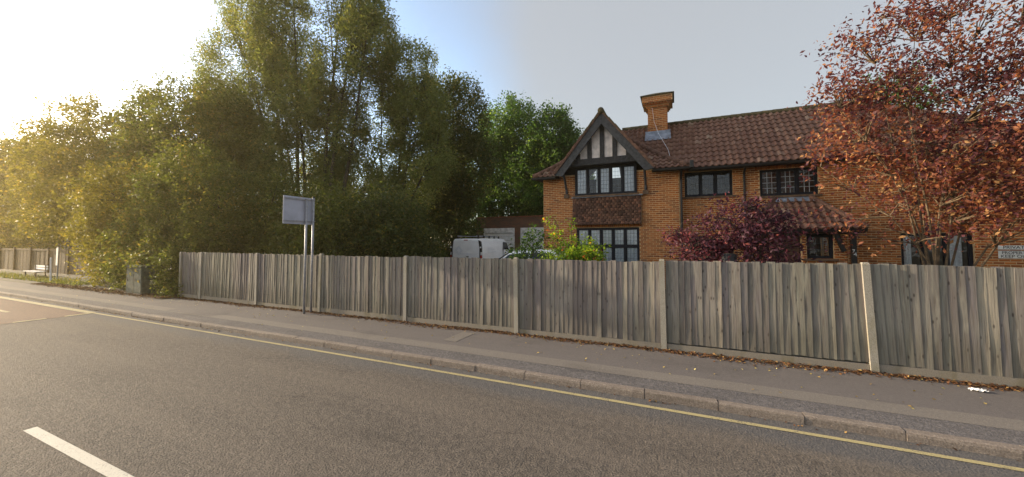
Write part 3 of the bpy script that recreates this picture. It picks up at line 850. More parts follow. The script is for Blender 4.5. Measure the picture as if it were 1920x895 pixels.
sd += [Matrix.Translation((CX1, CY0, 0)) @ Matrix.Rotation(R(90), 4, 'Z') @ m for m in brick_mats(0, CY1 - CY0, 6.55, 7.92, .01, [])]
for m_ in cm:
    o = put('brick', brick_me, chim); o.matrix_local = m_
bake('side_brick_field', brick_me, sd, RNG.random(len(sd)), M['brick_s'], chim)
for i in range(9):
    xx = CX0 - .13 + i * (CX1 - CX0 + .26) / 9
    MB().box(xx, xx + .05, CY0 - .165, CY0 - .105, 8.02, 8.1).build('dentil', M['brick'], chim)
cp = MB(); e = .27; tz = 8.36
cp.v = [(CX0 - e, CY0 - e, tz), (CX1 + e, CY0 - e, tz), (CX1 + e, CY1 + e, tz), (CX0 - e, CY1 + e, tz),
        (CX0 - e, CY0 - e, tz + .04), (CX1 + e, CY0 - e, tz + .04), (CX1 + e, CY1 + e, tz + .04), (CX0 - e, CY1 + e, tz + .04),
        (-.75, 16.7, tz + .27), (-.43, 16.7, tz + .27), (-.43, 16.95, tz + .27), (-.75, 16.95, tz + .27)]
cp.f = [(3, 2, 1, 0)] + [(a + q, a + (q + 1) % 4, a + 4 + (q + 1) % 4, a + 4 + q) for a in (0, 4) for q in range(4)] + [(8, 9, 10, 11)]
cp.build('chimney_cap', M['moss'], chim, bevel=.015)
fl = MB()
fl.v = [(CX0 - .12, CY0 - .2, 6.46), (CX1 + .12, CY0 - .2, 6.46), (CX1 + .1, CY0 - .012, 6.78), (CX0 - .1, CY0 - .012, 6.78), (CX0 - .1, CY0 - .012, 6.92), (CX1 + .1, CY0 - .012, 6.92)]
z0 = EZ + (CY0 - .2 - MEY) / (RY - MEY) * (RZ - EZ) + .09
dz = z0 - 6.46
fl.v = [(x_, y_, z_ + (dz if i < 2 else (dz if i < 4 else dz - .03))) for i, (x_, y_, z_) in enumerate(fl.v)]
fl.f = [(0, 1, 2, 3), (3, 2, 5, 4)]
fl.build('lead_flashing', M['lead'], chim)
MB().tube([(-.80, CY0 - .03, 7.95), (-.72, CY0 - .03, 7.3), (-.55, CY0 - .25, 6.72), (-.2, 15.6, 5.9), (-.12, 15.2, 5.5)], .006, 5).build('aerial_cable', M['white_paint'], house)

# --- porch
PX0, PX1, PEY, PZ0, PZ1 = 2.20, 5.08, 13.90, 2.62, 3.70
PTX0, PTX1 = 3.15, 4.15
pd = MB().quad((PX0, PEY, PZ0), (PX1, PEY, PZ0), (PTX1, MY, PZ1), (PTX0, MY, PZ1)).quad((PX1, PEY, PZ0), (PX1, MY, PZ0), (PTX1, MY, PZ1)).quad((PX0, MY, PZ0), (PX0, PEY, PZ0), (PTX0, MY, PZ1))
pd.box(PX0 + .03, PX1 - .03, PEY + .03, MY, PZ0 - .13, PZ0 - .02)
porch = pd.build('porch_roof', M['deck'], house)
pt_ = slope_tiles((PX0, PEY, PZ0), (1, 0, 0), (0, 1, 0), PX1 - PX0, MY - PEY, PZ1 - PZ0, lambda u, d: (PTX0 - PX0) * d / (MY - PEY) < u < PX1 - PX0 - (PX1 - PTX1) * d / (MY - PEY))
for m_ in pt_:
    o = put('roof_tile', bpy.data.meshes['roof_tile'], porch); o.matrix_local = m_
ridge_run([(PTX1, MY - .02, PZ1 + .03), (PX1, PEY, PZ0 + .04)], M['ridge'], porch, .085, .3, 'hip_tile')
ridge_run([(PTX0, MY - .02, PZ1 + .03), (PX0, PEY, PZ0 + .04)], M['ridge'], porch, .085, .3, 'hip_tile')
MB().quad((PTX0 - .06, MY - .22, PZ1 - .11), (PTX1 + .06, MY - .22, PZ1 - .11), (PTX1 + .05, MY - .015, PZ1 + .06), (PTX0 - .05, MY - .015, PZ1 + .06)).build('lead_flashing', M['lead'], porch)
gutter(PX0, PX1, PEY + .02, PZ0 - .02)
MB().box(4.76, 4.88, 14.0, 14.12, GZ, PZ0 - .12).build('porch_post', M['black'], house, bevel=.008)
MB().beam((4.60, 14.06, 1.95), (4.42, 14.06, 2.5), .09, .11).build('porch_bracket', M['black'], house)
pw = MB()
wall_core(pw, 3.62, 4.74, GZ, 2.46, 14.20, 14.40, [(3.74, 4.40, 1.72, 2.46)])
pw.box(4.54, 4.74, 14.40, MY, GZ, 2.46)
pwall = pw.build('porch_wall', M['mortar'], house)
pm = brick_mats(3.62, 4.74, GZ, 2.46, 14.20, [(3.74, 4.40, 1.72, 2.46)])
bake('brick_field', brick_me, pm, RNG.random(len(pm)), M['brick_s'], pwall)
window(3.74, 4.40, 1.72, 2.46, 14.24, 1, lead=(3, 3))
dr = MB().box(2.72, 3.58, 14.34, 14.40, GZ, 2.40)
for a in (2.80, 3.18):
    for c in (0.5, 1.45): dr.box(a, a + .32, 14.32, 14.345, c, c + .8)
door = dr.build('door', M['door'], house, bevel=.006)
MB().tube([(3.50, 14.34, 1.35), (3.50, 14.28, 1.35)], .03, 10).build('door_handle', M['alloy'], door)

def text_mesh(name, body, size, mat, parent, loc, rot_=(R(90), 0, 0), ext=0.002, shear=0.0, sx=1.0):
    cu = bpy.data.curves.new(name, 'FONT'); cu.body = body; cu.size = size; cu.extrude = ext
    cu.align_x = 'CENTER'; cu.align_y = 'CENTER'; cu.shear = shear
    tmp = bpy.data.objects.new('tmp', cu); COL.objects.link(tmp)
    dg = bpy.context.evaluated_depsgraph_get()
    me = bpy.data.meshes.new_from_object(tmp.evaluated_get(dg))
    bpy.data.objects.remove(tmp); me.materials.clear(); me.materials.append(mat)
    o = put(name, me, parent, loc); o.rotation_euler = rot_; o.scale = (sx, 1, 1)
    return o
text_mesh('house_number', '7', .15, M['sign_white'], house, (4.795, 13.995, 1.955))
text_mesh('house_number', '4', .15, M['sign_white'], house, (4.835, 13.995, 1.865))

# wall sign in two plates
for k, (zc, hh, rows) in enumerate(((2.075, .115, ('PRIVATE',)), (1.875, .215, ('PROPERTY', 'KEEP OUT')))):
    if k == 0: sign = thing('wall_sign', 'white PRIVATE PROPERTY KEEP OUT sign on the brick wall', 'sign', (8.72, MY - .012, 1.9))
    MB().box(-.33, .33, -.012, .002, zc - 1.9 - hh / 2, zc - 1.9 + hh / 2).build('sign_plate', M['sign_white'], sign, bevel=.003)
    for i, s in enumerate(rows):
        zz = zc - 1.9 + (0 if len(rows) == 1 else (.05, -.052)[i])
        text_mesh('lettering', s, .115, M['ink'], sign, (0, -.0145, zz), sx=1.12 if s != 'PROPERTY' else .98)

# ------------------------------------------------------------------ garage
GY, GF = 24.5, 0.80
gar = thing('garage', 'low flat-roofed brick garage with two white doors behind the van', 'garage', (-11.1, GY, 0))
m, t, b = new_mat('garage_brickwork')
bt = t.nodes.new('ShaderNodeTexBrick'); bt.inputs['Scale'].default_value = 1.0
bt.inputs['Color1'].default_value = (0.20, 0.075, 0.04, 1); bt.inputs['Color2'].default_value = (0.11, 0.055, 0.038, 1); bt.inputs['Mortar'].default_value = (0.17, 0.12, 0.09, 1)
bt.inputs['Brick Width'].default_value = .225; bt.inputs['Row Height'].default_value = .075; bt.inputs['Mortar Size'].default_value = .008
cx = t.nodes.new('ShaderNodeCombineXYZ'); sp = t.nodes.new('ShaderNodeSeparateXYZ'); t.links.new(pos(t), sp.inputs[0])
t.links.new(mth(t, 'ADD', sp.outputs[0], sp.outputs[1]), cx.inputs[0]); t.links.new(sp.outputs[2], cx.inputs[1]); t.links.new(cx.outputs[0], bt.inputs['Vector'])
gn = noise(t, pos(t), 3.0, 5)
t.links.new(mix(t, ramp(t, gn, [(.45, (0, 0, 0)), (.7, (.6, .6, .6))]), bt.outputs[0], (.08, .065, .055)), b.inputs['Base Color']); b.inputs['Roughness'].default_value = .9
bump(t, b, bt.outputs['Fac'], -.4, .01)
M['garage_brick'] = m
def L(x): return x + 11.1
gb = MB()
holes = [(L(-13.19), L(-10.65), 0, 3.30), (L(-10.18), L(-7.64), 0, 3.30)]
wall_core(gb, L(-13.84), L(-6.9), 0.4, 4.08, 0, .25, holes)
gb.box(L(-13.84), L(-13.6), .25, 6, .4, 4.08).box(L(-7.15), L(-6.9), .25, 6, .4, 4.08).box(L(-13.84), L(-6.9), 6, 6.2, .4, 4.08).box(L(-13.6), L(-7.15), .25, 6, 3.7, 3.8)
gb.build('wall', M['garage_brick'], gar)
n = 26; p = (L(-6.86) - L(-13.88)) / n
me = MB().box(0, p - .012, -.05, .3, 4.08, 4.15).mesh('coping_tile', plain('red_coping_brick', (.27, .09, .045), .85, 0, .35, 5))
for i in range(n): put('coping_tile', me, gar, (L(-13.88) + i * p, 0, 0))
for a, b_ in ((L(-13.19), L(-10.65)), (L(-10.18), L(-7.64))):
    fr = MB().box(a, a + .09, -.02, .1, GF, 3.30).box(b_ - .09, b_, -.02, .1, GF, 3.30).box(a + .09, b_ - .09, -.02, .1, 2.94, 3.30)
    d = fr.build('garage_door', M['old_white'], gar)
    for k in range(8):
        z = GF + k * .265
        MB().box(a + .1, b_ - .1, .03 + .012 * (k % 2), .08, z + .006, z + .258).build('door_panel', M['white_paint'], d, bevel=.006)
    MB().box(b_ - .38, b_ - .26, .0, .035, 2.1, 2.16).build('door_handle', M['black'], d)

# ------------------------------------------------------------------ vehicles
def loft(stations, sect, mat_name, name, parent):
    """stations (y, ztop, half width factor, zlow); sect: list of (w, h) with h 0..1 between zlow and ztop"""
    mb = MB(); n = len(sect) * 2
    for y, zt, wf, zl in stations:
        ring = [(-w * wf, y, zl + (zt - zl) * h) for w, h in sect] + [(w * wf, y, zl + (zt - zl) * h) for w, h in reversed(sect)]
        mb.v += ring
    for k in range(len(stations) - 1):
        for j in range(n):
            a, b_ = k * n + j, k * n + (j + 1) % n
            mb.f.append((a, b_, b_ + n, a + n))
    mb.f.append(tuple(reversed(range(n)))); mb.f.append(tuple((len(stations) - 1) * n + j for j in range(n)))
    return mb.build(name, M[mat_name], parent, smooth=False, bevel=.03)

def wheel(parent, x, y, r=.33, side=1):
    w = MB().lathe((x, y, r), [(r * .62, -.10), (r * .94, -.10), (r, -.07), (r, .07), (r * .94, .10), (r * .62, .10)], 'x', 24).build('wheel', M['rubber'], parent, smooth=True)
    MB().lathe((x + side * .085, y, r), [(r * .62, -.02), (r * .6, .02), (r * .2, .035), (r * .12, .045)], 'x', 20).build('rim', M['alloy'], w, smooth=True)

van = thing('delivery_van', 'white panel van with roof rack parked facing the garage', 'van', (-10.68, 17.75, 0.50))
SV = [(.93, 0), (.965, .25), (.96, .5), (.93, .72), (.86, .93), (.76, 1.0)]
loft([(0.0, 1.90, .97, .34), (.06, 1.935, 1.0, .3), (.5, 1.965, 1.0, .3), (2.6, 1.97, 1.0, .3), (3.35, 1.93, .985, .3), (3.75, 1.72, .975, .3), (4.25, 1.30, .96, .3), (4.75, 1.06, .93, .3), (4.93, .82, .88, .32)], SV, 'van_white', 'body', van)
def side_panel(name, pts, mat, parent, s, off=.012):
    MB().quad(*[(s * (w + off), y, z) for y, z, w in pts]).build(name, mat, parent)
for s in (-1, 1):
    side_panel('side_window', [(2.92, 1.30, .945), (3.78, 1.30, .925), (3.52, 1.72, .86), (3.05, 1.78, .86)], M['car_glass'], van, s, .02)
    MB().box(s * .97 - .02, s * .97 + .02, 2.80, 2.815, .5, 1.75).build('door_seam', M['black'], van)
    MB().box(s * .965 - .02, s * .965 + .02, 3.10, 3.26, 1.12, 1.15).build('door_handle', M['black'], van)
    mr = MB().box(s * 1.0, s * 1.22, 3.72, 3.86, 1.16, 1.46).build('wing_mirror', M['black'], van, bevel=.04)
    MB().box(s * .9, s * 1.02, 3.76, 3.82, 1.2, 1.28).build('mirror_arm', M['black'], mr)
    tlh = MB().prism([(s * .86, .62), (s * .985, .62), (s * .985, 1.45), (s * .93, 1.78), (s * .80, 1.86), (s * .87, 1.4)], 'y', -.018, .10).build('tail_light', M['black'], van)
    MB().box(s * .965 - .025, s * .965 + .03, -.03, .06, .80, 1.02).build('red_lens', M['red_lamp'], tlh)
    MB().box(s * .965 - .025, s * .965 + .03, -.03, .06, 1.04, 1.2).build('clear_lens', M['clear_lamp'], tlh)
    MB().box(s * .95 - .05, s * .95 + .03, -.05, .02, 1.42, 1.5).build('door_hinge', M['white_paint'], tlh, bevel=.01)
    for y in (.95, 4.1): wheel(van, s * .88, y, .34, s)
for a, b_ in ((-.84, -.008), (.008, .84)):
    d = MB().prism([(a, .52), (b_, .52), (b_, 1.82), (a * (.93 if a < -.1 else 1), 1.82)] if a < -.1 else [(a, .52), (b_, .52), (b_ * .93, 1.82), (a, 1.82)], 'y', -.022, .02).build('rear_door', M['van_white'], van, bevel=.015)
    if a < -.1:
        em = MB()
        for r_ in (.26, .17):
            q = [(-.45 + r_ * .9, 1.28), (-.45, 1.28 + r_), (-.45 - r_ * .9, 1.28), (-.45, 1.28 - r_)]
            for u_, v_ in zip(q, q[1:] + q[:1]): em.beam((u_[0], -.024, u_[1]), (v_[0], -.024, v_[1]), .012, .008)
        em.build('diamond_emblem', M['print'], d)
        MB().box(-.36, -.02, -.027, -.0225, 1.085, 1.10).build('pinstripe', M['print'], d)
    else:
        MB().box(.03, .7, -.027, -.0225, 1.085, 1.10).build('pinstripe', M['print'], d)
        MB().box(.05, .2, -.05, -.02, .92, .97).build('door_handle', M['black'], d)
for zz in (1.18, 1.30, 1.40):
    MB().box(.985, .992, .75, 1.35 + (1.4 - zz) * 2, zz, zz + .018).build('side_lettering_stripe', M['print'], van)
MB().box(-.12, .12, -.03, .02, 1.845, 1.885).build('brake_light', M['red_lamp'], van, bevel=.006)
MB().box(-.94, .94, -.08, .1, .30, .50).build('bumper', M['black'], van, bevel=.03)
MB().quad((-.74, 3.82, 1.70), (.74, 3.82, 1.70), (.80, 4.24, 1.33), (-.80, 4.24, 1.33)).build('windscreen', M['car_glass'], van)
rk = MB()
for s in (-1, 1): rk.tube([(s * .62, .1, 2.10), (s * .62, 2.9, 2.10)], .022, 6)
for y in (.25, .9, 1.55, 2.2, 2.8): rk.box(-.66, .66, y - .02, y + .02, 2.06, 2.09)
rack = rk.build('roof_rack', M['galv'], van)
for y in (.25, .9, 1.55, 2.2, 2.8):
    for s in (-1, 1): MB().box(s * .66 - .03, s * .66 + .03, y - .05, y + .05, 1.93, 2.12).build('rack_foot', M['black'], rack)

car = thing('hatchback_car', 'white hatchback parked in front of the house, behind the green bushes', 'car', (-3.10, 13.0, 0.45), R(90))
SC = [(.80, 0), (.87, .3), (.87, .55), (.82, .8), (.74, 1.0)]
loft([(0, .78, .9, .3), (.12, .95, .98, .25), (.9, 1.0, 1.0, .22), (3.0, .97, 1.0, .22), (3.8, .86, .96, .24), (4.1, .62, .86, .28)], SC, 'van_white', 'body', car)
ST = [(.80, 0), (.77, .35), (.68, .8), (.60, 1.0)]
loft([(.22, 1.02, .95, .93), (.42, 1.36, .97, .93), (.9, 1.50, 1.0, .93), (2.0, 1.52, 1.0, .93), (2.45, 1.42, .98, .93), (3.15, .99, .96, .93)], ST, 'van_white', 'cabin', car)
for s in (-1, 1):
    side_panel('side_window', [(.62, 1.0, .775), (1.62, 1.0, .79), (1.62, 1.42, .67), (.80, 1.40, .67)], M['car_glass'], car, s, .03)
    side_panel('side_window', [(1.70, 1.0, .79), (2.92, 1.0, .76), (2.45, 1.34, .68), (1.70, 1.42, .67)], M['car_glass'], car, s, .03)
    MB().box(s * .88, s * 1.02, 2.68, 2.80, .96, 1.10).build('wing_mirror', M['van_white'], car, bevel=.03)
    MB().box(s * .72 - .1, s * .72 + .1, 3.93, 4.02, .62, .74).build('headlight', M['clear_lamp'], car, bevel=.02)
    MB().box(s * .74 - .08, s * .74 + .08, -.02, .1, .72, .9).build('tail_light', M['red_lamp'], car, bevel=.02)
    for y in (.75, 3.3): wheel(car, s * .78, y, .3, s)
MB().quad((-.62, 2.50, 1.42), (.62, 2.50, 1.42), (.74, 3.12, 1.03), (-.74, 3.12, 1.03)).build('windscreen', M['car_glass'], car)
MB().quad((-.62, .40, 1.36), (.62, .40, 1.36), (.74, .20, 1.04), (-.74, .20, 1.04)).build('rear_window', M['car_glass'], car)

# ------------------------------------------------------------------ street furniture
sg = thing('road_sign', 'grey back of a road sign on two tall posts', 'sign', (-10.2, 7.72, .1))
MB().box(0, .008, -.81, .11, 2.66, 3.47).build('sign_panel', M['sign_back'], sg)
for z in (2.72, 3.38): MB().box(.0085, .035, -.80, .10, z, z + .045).build('stiffening_rail', M['galv'], sg)
for y, h in ((-.13, 3.42), (.10, 3.50)):
    pst = MB().tube([(.07, y, -.05), (.07, y, h)], .033, 14).build('post', M['galv'], sg, smooth=True)
    MB().lathe((.07, y, h), [(.041, -.02), (.041, .008), (.03, .016)], 'z', 14).build('post_cap', M['black'], pst)
    for z in (2.74, 3.40): MB().lathe((.07, y, z), [(.045, 0), (.045, .035)], 'z', 14).build('clip', M['galv'], pst)

cb = thing('utility_cabinet', 'grey green utility cabinet half swallowed by the hedge', 'cabinet', (-20.2, 7.75, .1))
MB().box(-.62, .62, -.20, .22, .06, 1.12).build('body', M['cab'], cb, bevel=.015)
MB().prism([(-.26, 1.12), (.28, 1.12), (.24, 1.18), (-.20, 1.20)], 'x', -.66, .66).build('lid', M['cab'], cb, bevel=.01)
MB().box(-.66, .66, -.24, .26, -.05, .06).build('plinth', M['gravel_board'], cb)
for a in (-.60, .01):
    d = MB().box(a, a + .59, -.222, -.19, .1, 1.08).build('door', M['cab'], cb, bevel=.008)
    MB().box(a + .08, a + .12, -.235, -.22, .55, .68).build('handle', M['black'], d)
MB().box(.628, .634, -.12, .14, .3, .9).build('side_panel', M['cab'], cb)

bn = thing('bench', 'small white slatted bench beside the far footway', 'bench', (-35.0, 8.75, .1))
for k, y in enumerate((-.28, -.14, 0.0)): MB().box(-1.0, 1.0, y - .05, y + .05, .40, .44).build('seat_slat', M['white_paint'], bn)
for z in (.52, .66): MB().box(-1.0, 1.0, .10, .135, z, z + .1).build('back_slat', M['white_paint'], bn)
for x in (-.8, .8):
    MB().box(x - .03, x + .03, -.3, .1, .36, .40).box(x - .03, x + .03, .06, .10, .0, .78).box(x - .03, x + .03, -.3, -.25, 0, .36).build('leg', M['black'], bn)
wp = thing('marker_post', 'thin white leaning post at the end of the hedge', 'post', (-30.4, 8.05, .1))
wp.rotation_euler = (0, R(-5), 0)
MB().tube([(0, 0, -.05), (0, 0, 1.30), (0, 0, 1.34)], [.04, .04, .02], 10).build('shaft', M['white_paint'], wp)
bs = thing('stop_flag', 'narrow white blade sign on a slim pole by the dark fence', 'sign', (-31.6, 8.6, .1))
MB().tube([(0, 0, -.05), (0, 0, 1.9)], .03, 10).build('pole', M['galv'], bs)
MB().box(-.14, .10, -.05, -.03, .85, 1.85).build('blade', M['white_paint'], bs)

ff = thing('dark_fence', 'dark brown board fence behind the small white bench', 'fence', (-46, 9.7, .1))
fbm = MB().box(0, .145, -.012, .012, .05, 1.72).mesh('fence_board', M['far_wood'])
for i in range(96):
    put('fence_board', fbm, ff, (i * .155, random.uniform(-.01, .01), random.uniform(-.02, .02)))
for i in range(6): MB().box(i * 3.0 - .06, i * 3.0 + .06, -.09, -.013, 0, 1.82).build('post', M['far_wood'], ff)
MB().box(0, 14.9, -.05, -.0125, 1.60, 1.70).build('rail', M['far_wood'], ff)

bg_ = thing('bungalow', 'pale rendered bungalow far off behind the dark fence', 'house', (-66, 16, 0))
MB().box(-7, 7, 0, 6, 0, 2.6).build('wall', M['pale_wall'], bg_)
MB().prism([(-.4, 2.6), (6.4, 2.6), (3, 4.6)], 'x', -7.3, 7.3).build('roof', M['grey_roof'], bg_)
for x in (-4, 0, 4):
    w = MB().box(x - .8, x + .8, -.05, .03, 1.0, 2.1).build('window', M['white_paint'], bg_)
    MB().box(x - .72, x + .72, -.06, -.051, 1.08, 2.02).build('pane', M['car_glass'], w)

lp = MB(); rr = random.Random(3)
nn = 9
for i in range(nn):
    for j in range(6): lp.v.append((i / (nn - 1) * .24 - .12 + rr.uniform(-.01, .01), j / 5 * .12 - .06 + rr.uniform(-.008, .008), .01 + .035 * abs(math.sin(i * 1.3 + j)) + rr.uniform(0, .01)))
lp.f = [(i * 6 + j, i * 6 + j + 1, i * 6 + 7 + j, i * 6 + 6 + j) for i in range(nn - 1) for j in range(5)]
o = lp.build('crumpled_litter', M['paper']); o.location = (3.88, 7.52, .102); o.scale = (.75, .7, .7)
tag(o, 'crumpled piece of white litter on the footway by the fence', 'litter')

hz = MB().box(-95, 40, -30, 48, -1.2, 21).build('haze', None)
tag(hz, 'thin warm evening haze filling the street', 'haze', kind='stuff')
hm_ = bpy.data.materials.new('evening_haze'); hm_.use_nodes = True
ht = hm_.node_tree; ht.nodes.remove(ht.nodes['Principled BSDF'])
pvn = ht.nodes.new('ShaderNodeVolumePrincipled')
pvn.inputs['Color'].default_value = (1.0, 0.85, 0.54, 1); pvn.inputs['Density'].default_value = 0.00085; pvn.inputs['Anisotropy'].default_value = 0.65
ht.links.new(pvn.outputs[0], ht.nodes['Material Output'].inputs['Volume'])
hz.data.materials.append(hm_)

# ------------------------------------------------------------------ plants
def leaf_arrays(C, size, rng, aspect=0.55, up=0.35, droop=None):
    """rhombic folded leaves at the points C"""
    n = len(C)
    nrm = rng.normal(size=(n, 3)); nrm[:, 2] += up * 2; nrm /= np.linalg.norm(nrm, axis=1)[:, None]
    d = rng.normal(size=(n, 3))
    if droop is not None: d = d * 0.45 + droop
    d -= nrm * (d * nrm).sum(1)[:, None]; d /= np.linalg.norm(d, axis=1)[:, None] + 1e-9
    s = np.cross(nrm, d)
    L = size * rng.uniform(0.65, 1.35, n)[:, None]; W = L * aspect * 0.5
    a = C - d * L * .5; b_ = C + s * W + nrm * W * .35; c = C + d * L * .5; e = C - s * W + nrm * W * .35
    V = np.stack([a, b_, c, e], 1).reshape(-1, 3)
    Fc = np.arange(4 * n).reshape(n, 4)
    return V, Fc

def clumps(blobs, n, rng, shell=0.55, gap=0.0):
    """clump centres inside a union of ellipsoids, denser towards the skin"""
    vol = np.array([b_[3] * b_[4] * b_[5] for b_ in blobs]) ** 0.75
    out = []
    pick = rng.choice(len(blobs), n, p=vol / vol.sum())
    for i in pick:
        bx, by, bz, rx, ry, rz = blobs[i]
        v = rng.normal(size=3); v /= np.linalg.norm(v)
        r = rng.random() ** (1 / 3) if rng.random() > shell else rng.uniform(0.75, 1.06)
        p = np.array([bx + v[0] * r * rx, by + v[1] * r * ry, bz + v[2] * r * rz])
        if gap:
            q = math.sin(p[0] * 1.7 + 1.3 * p[2]) * math.sin(p[2] * 1.9 - p[1]) + math.sin(p[0] * .8 + p[1] * 1.1 + p[2] * .7)
            if q < -gap and rng.random() < .85: continue
        out.append(p)
    return np.array(out)

def plant(name, label, cat, base, blobs, leaf, n_clump, per, size, mat, bark, seed, trunk_r=.16, limbs=None, group=None, spread=.35,
          shell=.55, gap=0.0, aspect=.55, up=.35, stretch=(1, 1, 1), tw=60, droop=None, twig_r=.012, trunk=True, zmin=None):
    rng = np.random.default_rng(seed); rp = random.Random(seed)
    t_ = thing(name, label, cat, base, 0, group)
    B = Vector(base)
    C = clumps(blobs, n_clump, rng, shell, gap)
    k = rng.poisson(per, len(C)) + 2
    P = np.repeat(C, k, 0)
    tone = np.repeat(rng.normal(0, .22, len(C)) + .12 * np.sin(C[:, 0] * .9 + C[:, 2] * 1.1) , k)
    ctr = np.mean([b_[:3] for b_ in blobs], 0)
    out = C - ctr; out /= np.linalg.norm(out, axis=1)[:, None] + 1e-6
    dr_ = out * .8 + rng.normal(size=C.shape) * .7; dr_[:, 2] += .25
    dr_ /= np.linalg.norm(dr_, axis=1)[:, None]
    P = P + np.repeat(dr_, k, 0) * (rng.uniform(-1, 1, (len(P), 1)) * spread * 1.7) + rng.normal(size=P.shape) * spread * .5 * np.array(stretch)
    if zmin is not None:
        ok = P[:, 2] > zmin; P, tone = P[ok], tone[ok]
    V, Fc = leaf_arrays(P, size, rng, aspect, up, droop)
    tint = np.clip(.42 + tone + rng.normal(0, .2, len(P)), 0, 1)
    tint = np.where(rng.random(len(P)) < .012, 1.0, tint)
    put('crown', np_mesh('crown', V - np.array(base), Fc, M[mat], np.repeat(tint, 4)), t_)
    if trunk:
        mb = MB(); Bz = Vector((0, 0, 0))
        stems = limbs or [(b_[0], b_[1], b_[2]) for b_ in blobs]
        ends = []
        for e in stems:
            e = Vector(e[:3]) - B
            bend = Vector((rp.uniform(-.4, .4), rp.uniform(-.4, .4), 0)) * min(1, e.z / 5)
            pts = []
            for s in range(7):
                f = s / 6
                q = Vector((e.x * f ** 1.5, e.y * f ** 1.5, e.z * f)) + bend * math.sin(f * math.pi) + Vector((rp.uniform(-.06, .06), rp.uniform(-.06, .06), 0)) * f
                pts.append(q)
            r_ = trunk_r * rp.uniform(.75, 1.1)
            pts[0] = Vector((rp.uniform(-.5, .5) * trunk_r, rp.uniform(-.5, .5) * trunk_r, -.25))
            mb.tube(pts, [r_ * (1.2 - .98 * (s / 6) ** .8) for s in range(7)], 8)
            ends += pts[2:]
        for i in rng.choice(len(C), min(tw, len(C)), replace=False):
            c = Vector(C[i]) - B
            a = min(ends, key=lambda q: (q - c).length + max(0, q.z - c.z) * 2)
            mid = a.lerp(c, .5) + Vector((rp.uniform(-.15, .15), rp.uniform(-.15, .15), rp.uniform(-.05, .2)))
            mb.tube([a, mid, c], [twig_r * 2.2, twig_r * 1.4, twig_r * .6], 5, cap=False)
        mb.build('trunk', M[bark], t_, smooth=True)
    return t_

def gz(y): return garden_z(y)
# big trees on the left, by the bench and along the footway
plant('broadleaf_tree', 'golden olive tree standing right above the white bench', 'tree', (-39, 12.2, .3),
      [(-39, 12, 8.0, 4.8, 3.4, 4.6), (-44.5, 13, 7.4, 4.4, 3.4, 4.2), (-35, 11.6, 7.4, 3.8, 3, 4.3), (-33, 11.2, 5, 2.6, 2.2, 3.4), (-50.5, 13.5, 6.6, 4.4, 3, 4.0), (-39, 10.8, 3.9, 6, 1.8, 1.7), (-56, 14, 6.6, 5, 3, 4), (-50, 12.6, 3.8, 5, 2, 2.2), (-60, 15, 4.6, 6, 2.6, 3.2)], None,
      2300, 44, .19, 'leaf_sunlit', 'bark', 21, .20, spread=0.36, gap=1.15)
plant('broadleaf_tree', 'golden tree at the left edge, half cut by the frame', 'tree', (-61, 13.5, .3),
      [(-61, 13.5, 8.6, 5, 3, 4.4), (-66, 14, 8.0, 5, 3, 4.4), (-57, 13, 6.0, 4, 2.4, 4.4), (-62, 12.5, 3.8, 6, 2, 2.4), (-71, 14.5, 7, 5, 3, 5)], None,
      1500, 42, .24, 'leaf_sunlit', 'bark', 27, .22, spread=.5, gap=1.15)
plant('broadleaf_tree', 'olive green tree left of the tall willows, rising above the hedge', 'tree', (-27.5, 12.6, .3),
      [(-27.8, 12.4, 8.4, 3.8, 3, 3.7), (-24.2, 12, 7.6, 3.0, 2.6, 3.4), (-30.5, 12.2, 6.4, 2.8, 2.4, 3.6), (-22.8, 12.4, 5.0, 2.6, 2.2, 3)], None,
      1600, 44, .165, 'leaf_olive', 'bark', 22, .18, spread=0.32, gap=1.15)
# hedge shrubs spilling over the footway between bench and fence
plant('hedge_bush', 'golden brown bush at the left end of the hedge', 'bush', (-27.3, 9.6, .2),
      [(-27.2, 9.6, 2.4, 2.4, 1.8, 2.3), (-28.8, 10, 3.8, 2, 1.6, 2.2), (-26.2, 9.2, 4.4, 2, 1.8, 2.0), (-25.2, 8.6, 1.3, 1.4, .9, 1.2)], None, 800, 40, .13, 'leaf_sunlit', 'bark', 23, .07, spread=0.26, zmin=.12)
plant('hedge_bush', 'tall olive bush leaning over the utility cabinet', 'bush', (-22.2, 9.8, .2),
      [(-22.2, 9.6, 3.0, 2.4, 1.6, 2.9), (-23.4, 9.2, 1.8, 1.9, 1.5, 1.8), (-20.8, 9.5, 4.6, 2.4, 1.6, 2.2), (-20.4, 9.1, 2.4, 1.6, 1.1, 1.3), (-22.4, 8.3, 1.0, 1.1, .7, 1.0), (-20.3, 8.0, 1.5, .75, .45, .36), (-20.2, 7.72, 1.38, .8, .32, .22), (-22.0, 7.95, .8, .5, .3, .7)], None, 1050, 40, .12, 'leaf_olive', 'bark', 24, .07, spread=0.25, zmin=.12)
plant('hedge_bush', 'dark bush swallowing the left end of the closeboard fence', 'bush', (-18.9, 9.2, .2),
      [(-18.8, 9.0, 1.6, 1.2, 1.0, 1.6), (-18.2, 9.6, 3.6, 1.9, 1.5, 2.0), (-18.5, 8.0, 1.0, .75, .45, 1.0), (-17.6, 9.2, 2.7, 1.3, 1.0, 1.0), (-17.9, 7.95, .35, .5, .3, .3)], None, 700, 40, .105, 'leaf_olive', 'bark', 25, .06, spread=0.22, zmin=.12)
